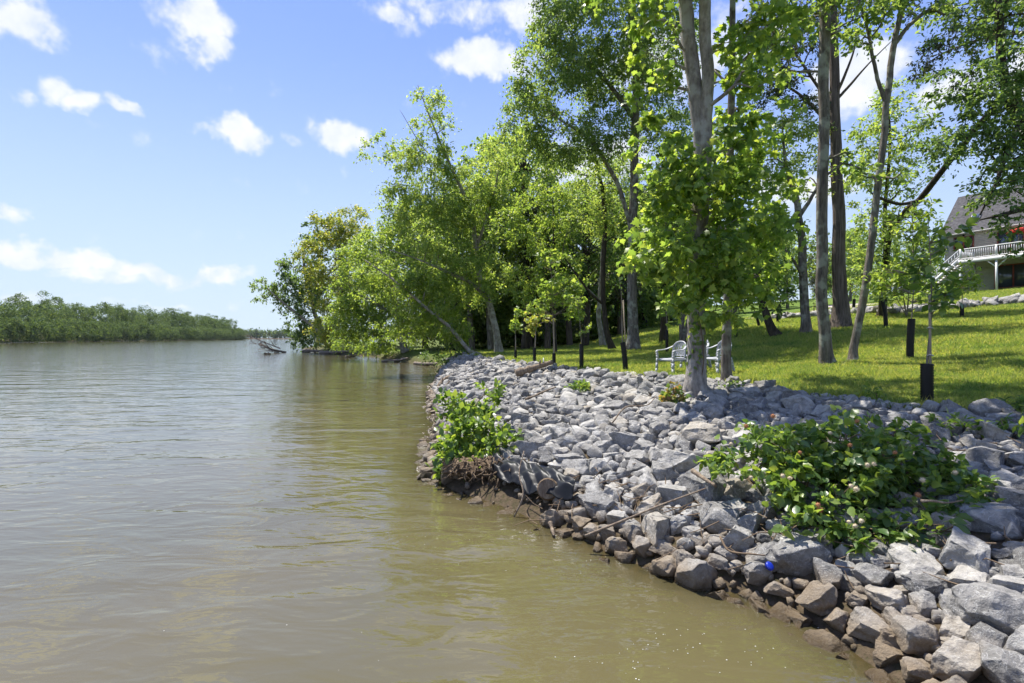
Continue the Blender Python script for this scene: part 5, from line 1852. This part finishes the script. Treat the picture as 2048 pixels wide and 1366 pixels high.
s0 = np.array([[-ov, -ov, EH - .3], [WD, -ov, EH - .3], [WD, DP * .42, EH + RH], [-ov, DP * .42, EH + RH]])
s1 = np.array([[-ov, DP + ov, EH - .3], [WD, DP + ov, EH - .3], [WD, DP * .42, EH + RH], [-ov, DP * .42, EH + RH]])
for s in (s0, s1):
    mb.add(np.vstack([s + [0, 0, .14], s]), [(0, 1, 2, 3), (7, 6, 5, 4), (0, 4, 5, 1), (3, 2, 6, 7), (0, 3, 7, 4)])
sh = mb.build('shingle_plane', M_ROOF, rf)
mb = MB()
sl_ = RH + .3
for k in range(26):                                     # shingle courses
    t = k / 26
    y0, z0 = -ov + (DP * .42 + ov) * t, EH - .3 + sl_ * t + .145
    y1, z1 = y0 + (DP * .42 + ov) / 26, z0 + sl_ / 26
    mb.add([(-ov, y0, z0 + .02), (WD, y0, z0 + .02), (WD, y1, z1), (-ov, y1, z1), (-ov, y0, z0 - .01), (WD, y0, z0 - .01)], [(0, 1, 2, 3), (4, 5, 1, 0)])
co = mb.build('shingle_course', M_ROOF, rf)
co['kind'] = 'stuff'
mb = MB()
mb.box((WD / 2 - ov / 2, -ov - .06, EH - .26), (WD + ov, .1, .14))
mb.build('gutter', M_SIDE, rf)
# skylight on the slope
mb = MB()
ty = .30
cy, cz = -ov + (DP * .42 + ov) * ty, EH - .3 + sl_ * ty + .2
sa = math.atan2(sl_, DP * .42 + ov)
Rx = np.array(Matrix.Rotation(sa, 3, 'X'))
mb.box((2.1, cy, cz), (.75, 1.1, .12), Rx)
sk = mb.build('skylight', M_SIDE, rf)
mb = MB()
mb.box((2.1, cy - .03, cz + .06), (.6, .95, .06), Rx)
mb.build('pane', M_GLASS, rf)


def window(x, z, w, h, nm='window', mull=1):
    f = empty(nm, (x, -.095, z))
    f.parent = hs
    t = .09
    for c, s in [((0, 0, h / 2), (w + t, .08, t)), ((0, 0, -h / 2), (w + t, .1, t)), ((-w / 2, 0, 0), (t, .082, h)), ((w / 2, 0, 0), (t, .082, h))]:
        mb = MB()
        mb.box(c, s)
        mb.build('frame', M_TRIMR, f)
    for k in range(mull):
        mb = MB()
        mb.box(((k + 1) / (mull + 1) * w - w / 2, -.002, 0), (t * 1.2, .075, h - t))
        mb.build('mullion', M_TRIMR, f)
    for k in range(mull + 1):
        mb = MB()
        pw = w / (mull + 1)
        mb.box((-w / 2 + pw * (k + .5), .01, 0), (pw - t, .02, h - t))
        mb.build('pane', M_GLASS, f)


window(1.55, 4.75, 1.5, 1.15)
window(5.0, 4.2, 1.8, 2.1)
window(8.5, 4.6, 1.5, 1.3)
window(5.2, 1.15, 2.6, 2.05, 'patio_door', 1)
# small lamp between windows, downpipe
for x, z in [(1.55, 5.5), (2.9, 2.0), (7.5, 2.2)]:
    mb = MB()
    mb.box((x, -.12, z), (.1, .16, .22))
    mb.box((x, -.05, z + .16), (.05, .08, .1))
    mb.build('wall_lamp', M_TUBE, hs)
mb = MB()
mb.tube(np.array([[2.45, -.08, 0], [2.45, -.08, 2.6]]), .05, 6)
mb.build('downpipe', M_SIDE, hs)
# deck
dk = empty('deck', (0, 0, 0))
dk.parent = hs
D0, D1, DD, DZ = 2.3, 13.0, 2.6, 2.75
mb = MB()
mb.box(((D0 + D1) / 2, -DD / 2 - .04, DZ), (D1 - D0, DD, .06))
mb.build('deck_floor', M_STAKE, dk)
mb = MB()
mb.box(((D0 + D1) / 2, -DD - .07, DZ - .12), (D1 - D0 + .08, .05, .34))
mb.box((D0 - .03, -DD / 2, DZ - .12), (.05, DD, .34))
mb.build('fascia', M_WHITE, dk)
for x in np.arange(D0 + .1, D1, 2.6):
    mb = MB()
    mb.box((x, -DD + .05, DZ / 2 - .45), (.15, .15, DZ + .5))
    mb.build('post', M_WHITE, dk)
    for s in (-1, 1):
        mb = MB()
        a = np.array([x, -DD + .05, DZ - .95])
        b = np.array([x + s * .7, -DD + .05, DZ - .25])
        mb.tube(np.array([a, b]), .055, 4)
        mb.build('knee_brace', M_WHITE, dk)
    mb = MB()
    mb.box((x, -DD + .03, DZ + .55), (.12, .12, 1.06))
    mb.build('rail_post', M_WHITE, dk)
for z, h in ((DZ + 1.02, .09), (DZ + .14, .07)):
    mb = MB()
    mb.box(((D0 + D1) / 2, -DD + .03, z), (D1 - D0, .09, h))
    mb.build('rail', M_WHITE, dk)
    mb = MB()
    mb.box((D0 + .05, -DD / 2, z), (.09, DD - .2, h))
    mb.build('rail', M_WHITE, dk)
bm_ = MB().box((0, 0, 0), (.045, .045, .82))
bme = build_mesh('baluster', np.concatenate(bm_.V), bm_.F)
bme.materials.append(M_WHITE)
for x in np.arange(D0 + .2, D1, .16):
    b = bpy.data.objects.new('baluster', bme)
    b.parent = dk
    b.location = (x, -DD + .03, DZ + .58)
    COL.objects.link(b)
for y in np.arange(-DD + .2, -.1, .16):
    b = bpy.data.objects.new('baluster', bme)
    b.parent = dk
    b.location = (D0 + .05, y, DZ + .58)
    COL.objects.link(b)
# stairs down to the left
stp = empty('stairs', (0, 0, 0))
stp.parent = hs
X1, X0, SY = D0, D0 - 3.3, -DD + .6
for dy in (-.55, .55):
    mb = MB()
    mb.add([(X1, SY + dy - .03, DZ - .05), (X0, SY + dy - .03, -.3), (X0, SY + dy - .03, .05), (X1, SY + dy - .03, DZ + .3),
            (X1, SY + dy + .03, DZ - .05), (X0, SY + dy + .03, -.3), (X0, SY + dy + .03, .05), (X1, SY + dy + .03, DZ + .3)],
           [(0, 3, 2, 1), (4, 5, 6, 7), (0, 1, 5, 4), (3, 7, 6, 2), (0, 4, 7, 3), (1, 2, 6, 5)])
    mb.build('stringer', M_WHITE, stp)
    mb = MB()
    mb.tube(np.array([[X1, SY + dy, DZ + 1.0], [X0, SY + dy, .85]]), .05, 4)
    mb.build('handrail', M_WHITE, stp)
    for k in range(14):
        t = (k + .5) / 14
        b = bpy.data.objects.new('baluster', bme)
        b.parent = stp
        b.location = (X1 + (X0 - X1) * t, SY + dy, DZ + (0 - DZ) * t + .55)
        COL.objects.link(b)
for k in range(14):
    t = (k + .5) / 14
    mb = MB()
    mb.box((X1 + (X0 - X1) * t, SY, DZ * (1 - t) + .02), (.27, 1.1, .04))
    mb.build('tread', M_STAKE, stp)
# roof antenna
mb = MB()
mb.tube(np.array([[-.2, DP * .55, EH + 1.6], [-.2, DP * .55, EH + 3.6]]), .035, 5)
mb.tube(np.array([[-.6, DP * .55, EH + 3.1], [.2, DP * .55, EH + 3.1]]), .03, 5)
for dx in (-.55, -.35, 0, .18):
    mb.tube(np.array([[dx, DP * .55, EH + 2.95], [dx, DP * .55, EH + 3.45]]), .025, 4)
mb.build('antenna', M_BARKD, hs)

# red parasol on the deck
M_RED = plain_mat('red_canvas', (.46, .03, .02), .8, .2)


def hl(x, y, z):
    return np.array([HO[0] + U[0] * x + N_[0] * y, HO[1] + U[1] * x + N_[1] * y, HZ + z])


pr = empty('parasol', hl(6.0, -1.3, DZ + .03))
tag(pr, 'red parasol on the white deck of the house', 'parasol')
mb = MB()
mb.tube(np.array([[0, 0, 0], [0, 0, 2.5]]), .03, 6)
mb.build('pole', M_STAKE, pr)
V = [(0, 0, 2.55)]
F = []
for k in range(8):
    a0 = k / 8 * 2 * np.pi
    V += [(.8 * math.cos(a0), .8 * math.sin(a0), 2.15), (.78 * math.cos(a0), .78 * math.sin(a0), 2.0)]
for k in range(8):
    a, b = 1 + 2 * k, 1 + 2 * ((k + 1) % 8)
    F.append((0, a, b))
F4 = [(1 + 2 * k, 2 + 2 * k, 2 + 2 * ((k + 1) % 8), 1 + 2 * ((k + 1) % 8)) for k in range(8)]
mb = MB()
mb.add(V, F, F4)
mb.build('canopy', M_RED, pr)

# foundation shrubs and the gravel drive
for i, (px, py, d, w, h, lab, mt) in enumerate([(1900, 572, 47, 26, 10, 'dark reddish shrub below the house stairs', M_LRED), (1850, 566, 48, 24, 14, 'green shrub left of the house stairs', M_LMID), (1868, 580, 44, 14, 8, 'low reddish shrub in front of the house wall', M_LRED),
                                                (1628, 610, 40, 12, 10, 'small round bright green clump behind the forked grey trunk', M_LBRIGHT)]):
    tree('shrub', lab, [[(px, py + h, d, .04), (px, py, d, .03), (px, py - h * .5, d, .01)]], [(px, py, d, w, h, w / 1000 * d)], mt, M_TWIG, .2, 400 + i, cat='shrub', cover=2.6, per_clump=(5, 6), clump_r=.4, parts=('stem', 'foliage'), minh=.2)
# thin multi-stem shrub tree on the lawn
tree('multistem_shrub', 'thin multi-stemmed young shrub tree left of the tall tube sapling',
     [[(1814, 632, 22, .03), (1806, 590, 22, .025), (1798, 550, 22, .015)], [(1814, 630, 22, .03), (1818, 580, 22, .02), (1820, 540, 22, .01)], [(1812, 630, 22, .02), (1795, 600, 22, .015), (1780, 570, 22, .01)]],
     [(1800, 560, 22, 40, 30, .9), (1780, 590, 22, 26, 18, .6, .8), (1830, 570, 22, 26, 26, .6, .8)], M_LBRIGHT, M_STEM, .12, 420, cat='shrub', cover=1.8, per_clump=(5, 6), clump_r=.3, parts=('stem', 'foliage'), minh=.6)

M_GRAVEL = plain_mat('gravel', (.42, .37, .33), .95, .1, var=.3, nscale=12)
cv = spline(np.array([[33.5, 52.0], [31, 46], [28.5, 41.5], [24, 40.5], [19, 43]]), 30)
V, F = [], []
tn = np.gradient(cv, axis=0)
tn /= np.linalg.norm(tn, axis=1, keepdims=True)
for q, t in zip(cv, tn):
    for s in (-1.5, -.75, 0, .75, 1.5):
        x, y = q[0] - t[1] * s, q[1] + t[0] * s
        V.append((x, y, gz(x, y) + .10))
for i in range(29):
    for k in range(4):
        F.append((i * 5 + k, i * 5 + k + 1, i * 5 + k + 6, i * 5 + k + 5))
o = link('gravel_path', build_mesh('gravel_path', V, [np.array(F)], True), M_GRAVEL)
tag(o, 'pale gravel drive curving up to the house', 'path', kind='structure')

mb = MB()
q = snapz(P(1087, 740, 16.2), 0)
mb.box((0, 0, .17), (.035, .035, .42))
mb.add([(-.0175, -.0175, .38), (.0175, -.0175, .38), (.0175, .0175, .38), (-.0175, .0175, .38), (0, 0, .42)], [(0, 1, 4), (1, 2, 4), (2, 3, 4), (3, 0, 4)])
o = mb.build('marker_stake', M_WHITE)
o.location = q
tag(o, 'short white stake standing behind the driftwood log', 'stake')

# foam specks drifting on the shallow water
fr_ = np.random.default_rng(77)
mb = MB()
va, fa = ICO[2]
for c, n_, sp_ in [((1380, 1270), 26, 70), ((1270, 1330), 18, 60), ((1180, 1120), 14, 60), ((960, 1100), 12, 90), ((1500, 1320), 16, 70), ((700, 1250), 8, 160)]:
    for k in range(n_):
        px, py = fr_.normal(c[0], sp_), min(1360, fr_.normal(c[1], sp_ * .4))
        d = CAMH / ((py - 676) / 1000)
        x = (px - 1024) / 1000 * d
        r = fr_.uniform(.0015, .0048)
        mb.add(va * r * [1.2, 1, .5] + np.array([x, d, .001]), fa)
tag(mb.build('foam', plain_mat('foam', (.5, .49, .43), .8, .2), None, True), 'tiny white foam specks drifting on the shallow brown water', 'foam', kind='stuff')

# ------------------------------------------------------------------ summer haze over the river
mb = MB()
mb.box((300, 900, 33.5), (3400, 2700, 76))
hz_ = mb.build('haze', None)
m_, nt_, out_ = newmat('haze')
pv = nd(nt_, 'ShaderNodeVolumePrincipled', {'Color': (.80, .90, 1.0, 1), 'Density': 0.00004, 'Anisotropy': 0.3})
nt_.links.new(pv.outputs[0], out_.inputs['Volume'])
hz_.data.materials.append(m_)
tag(hz_, 'thin pale summer haze over the river', 'haze', kind='stuff')
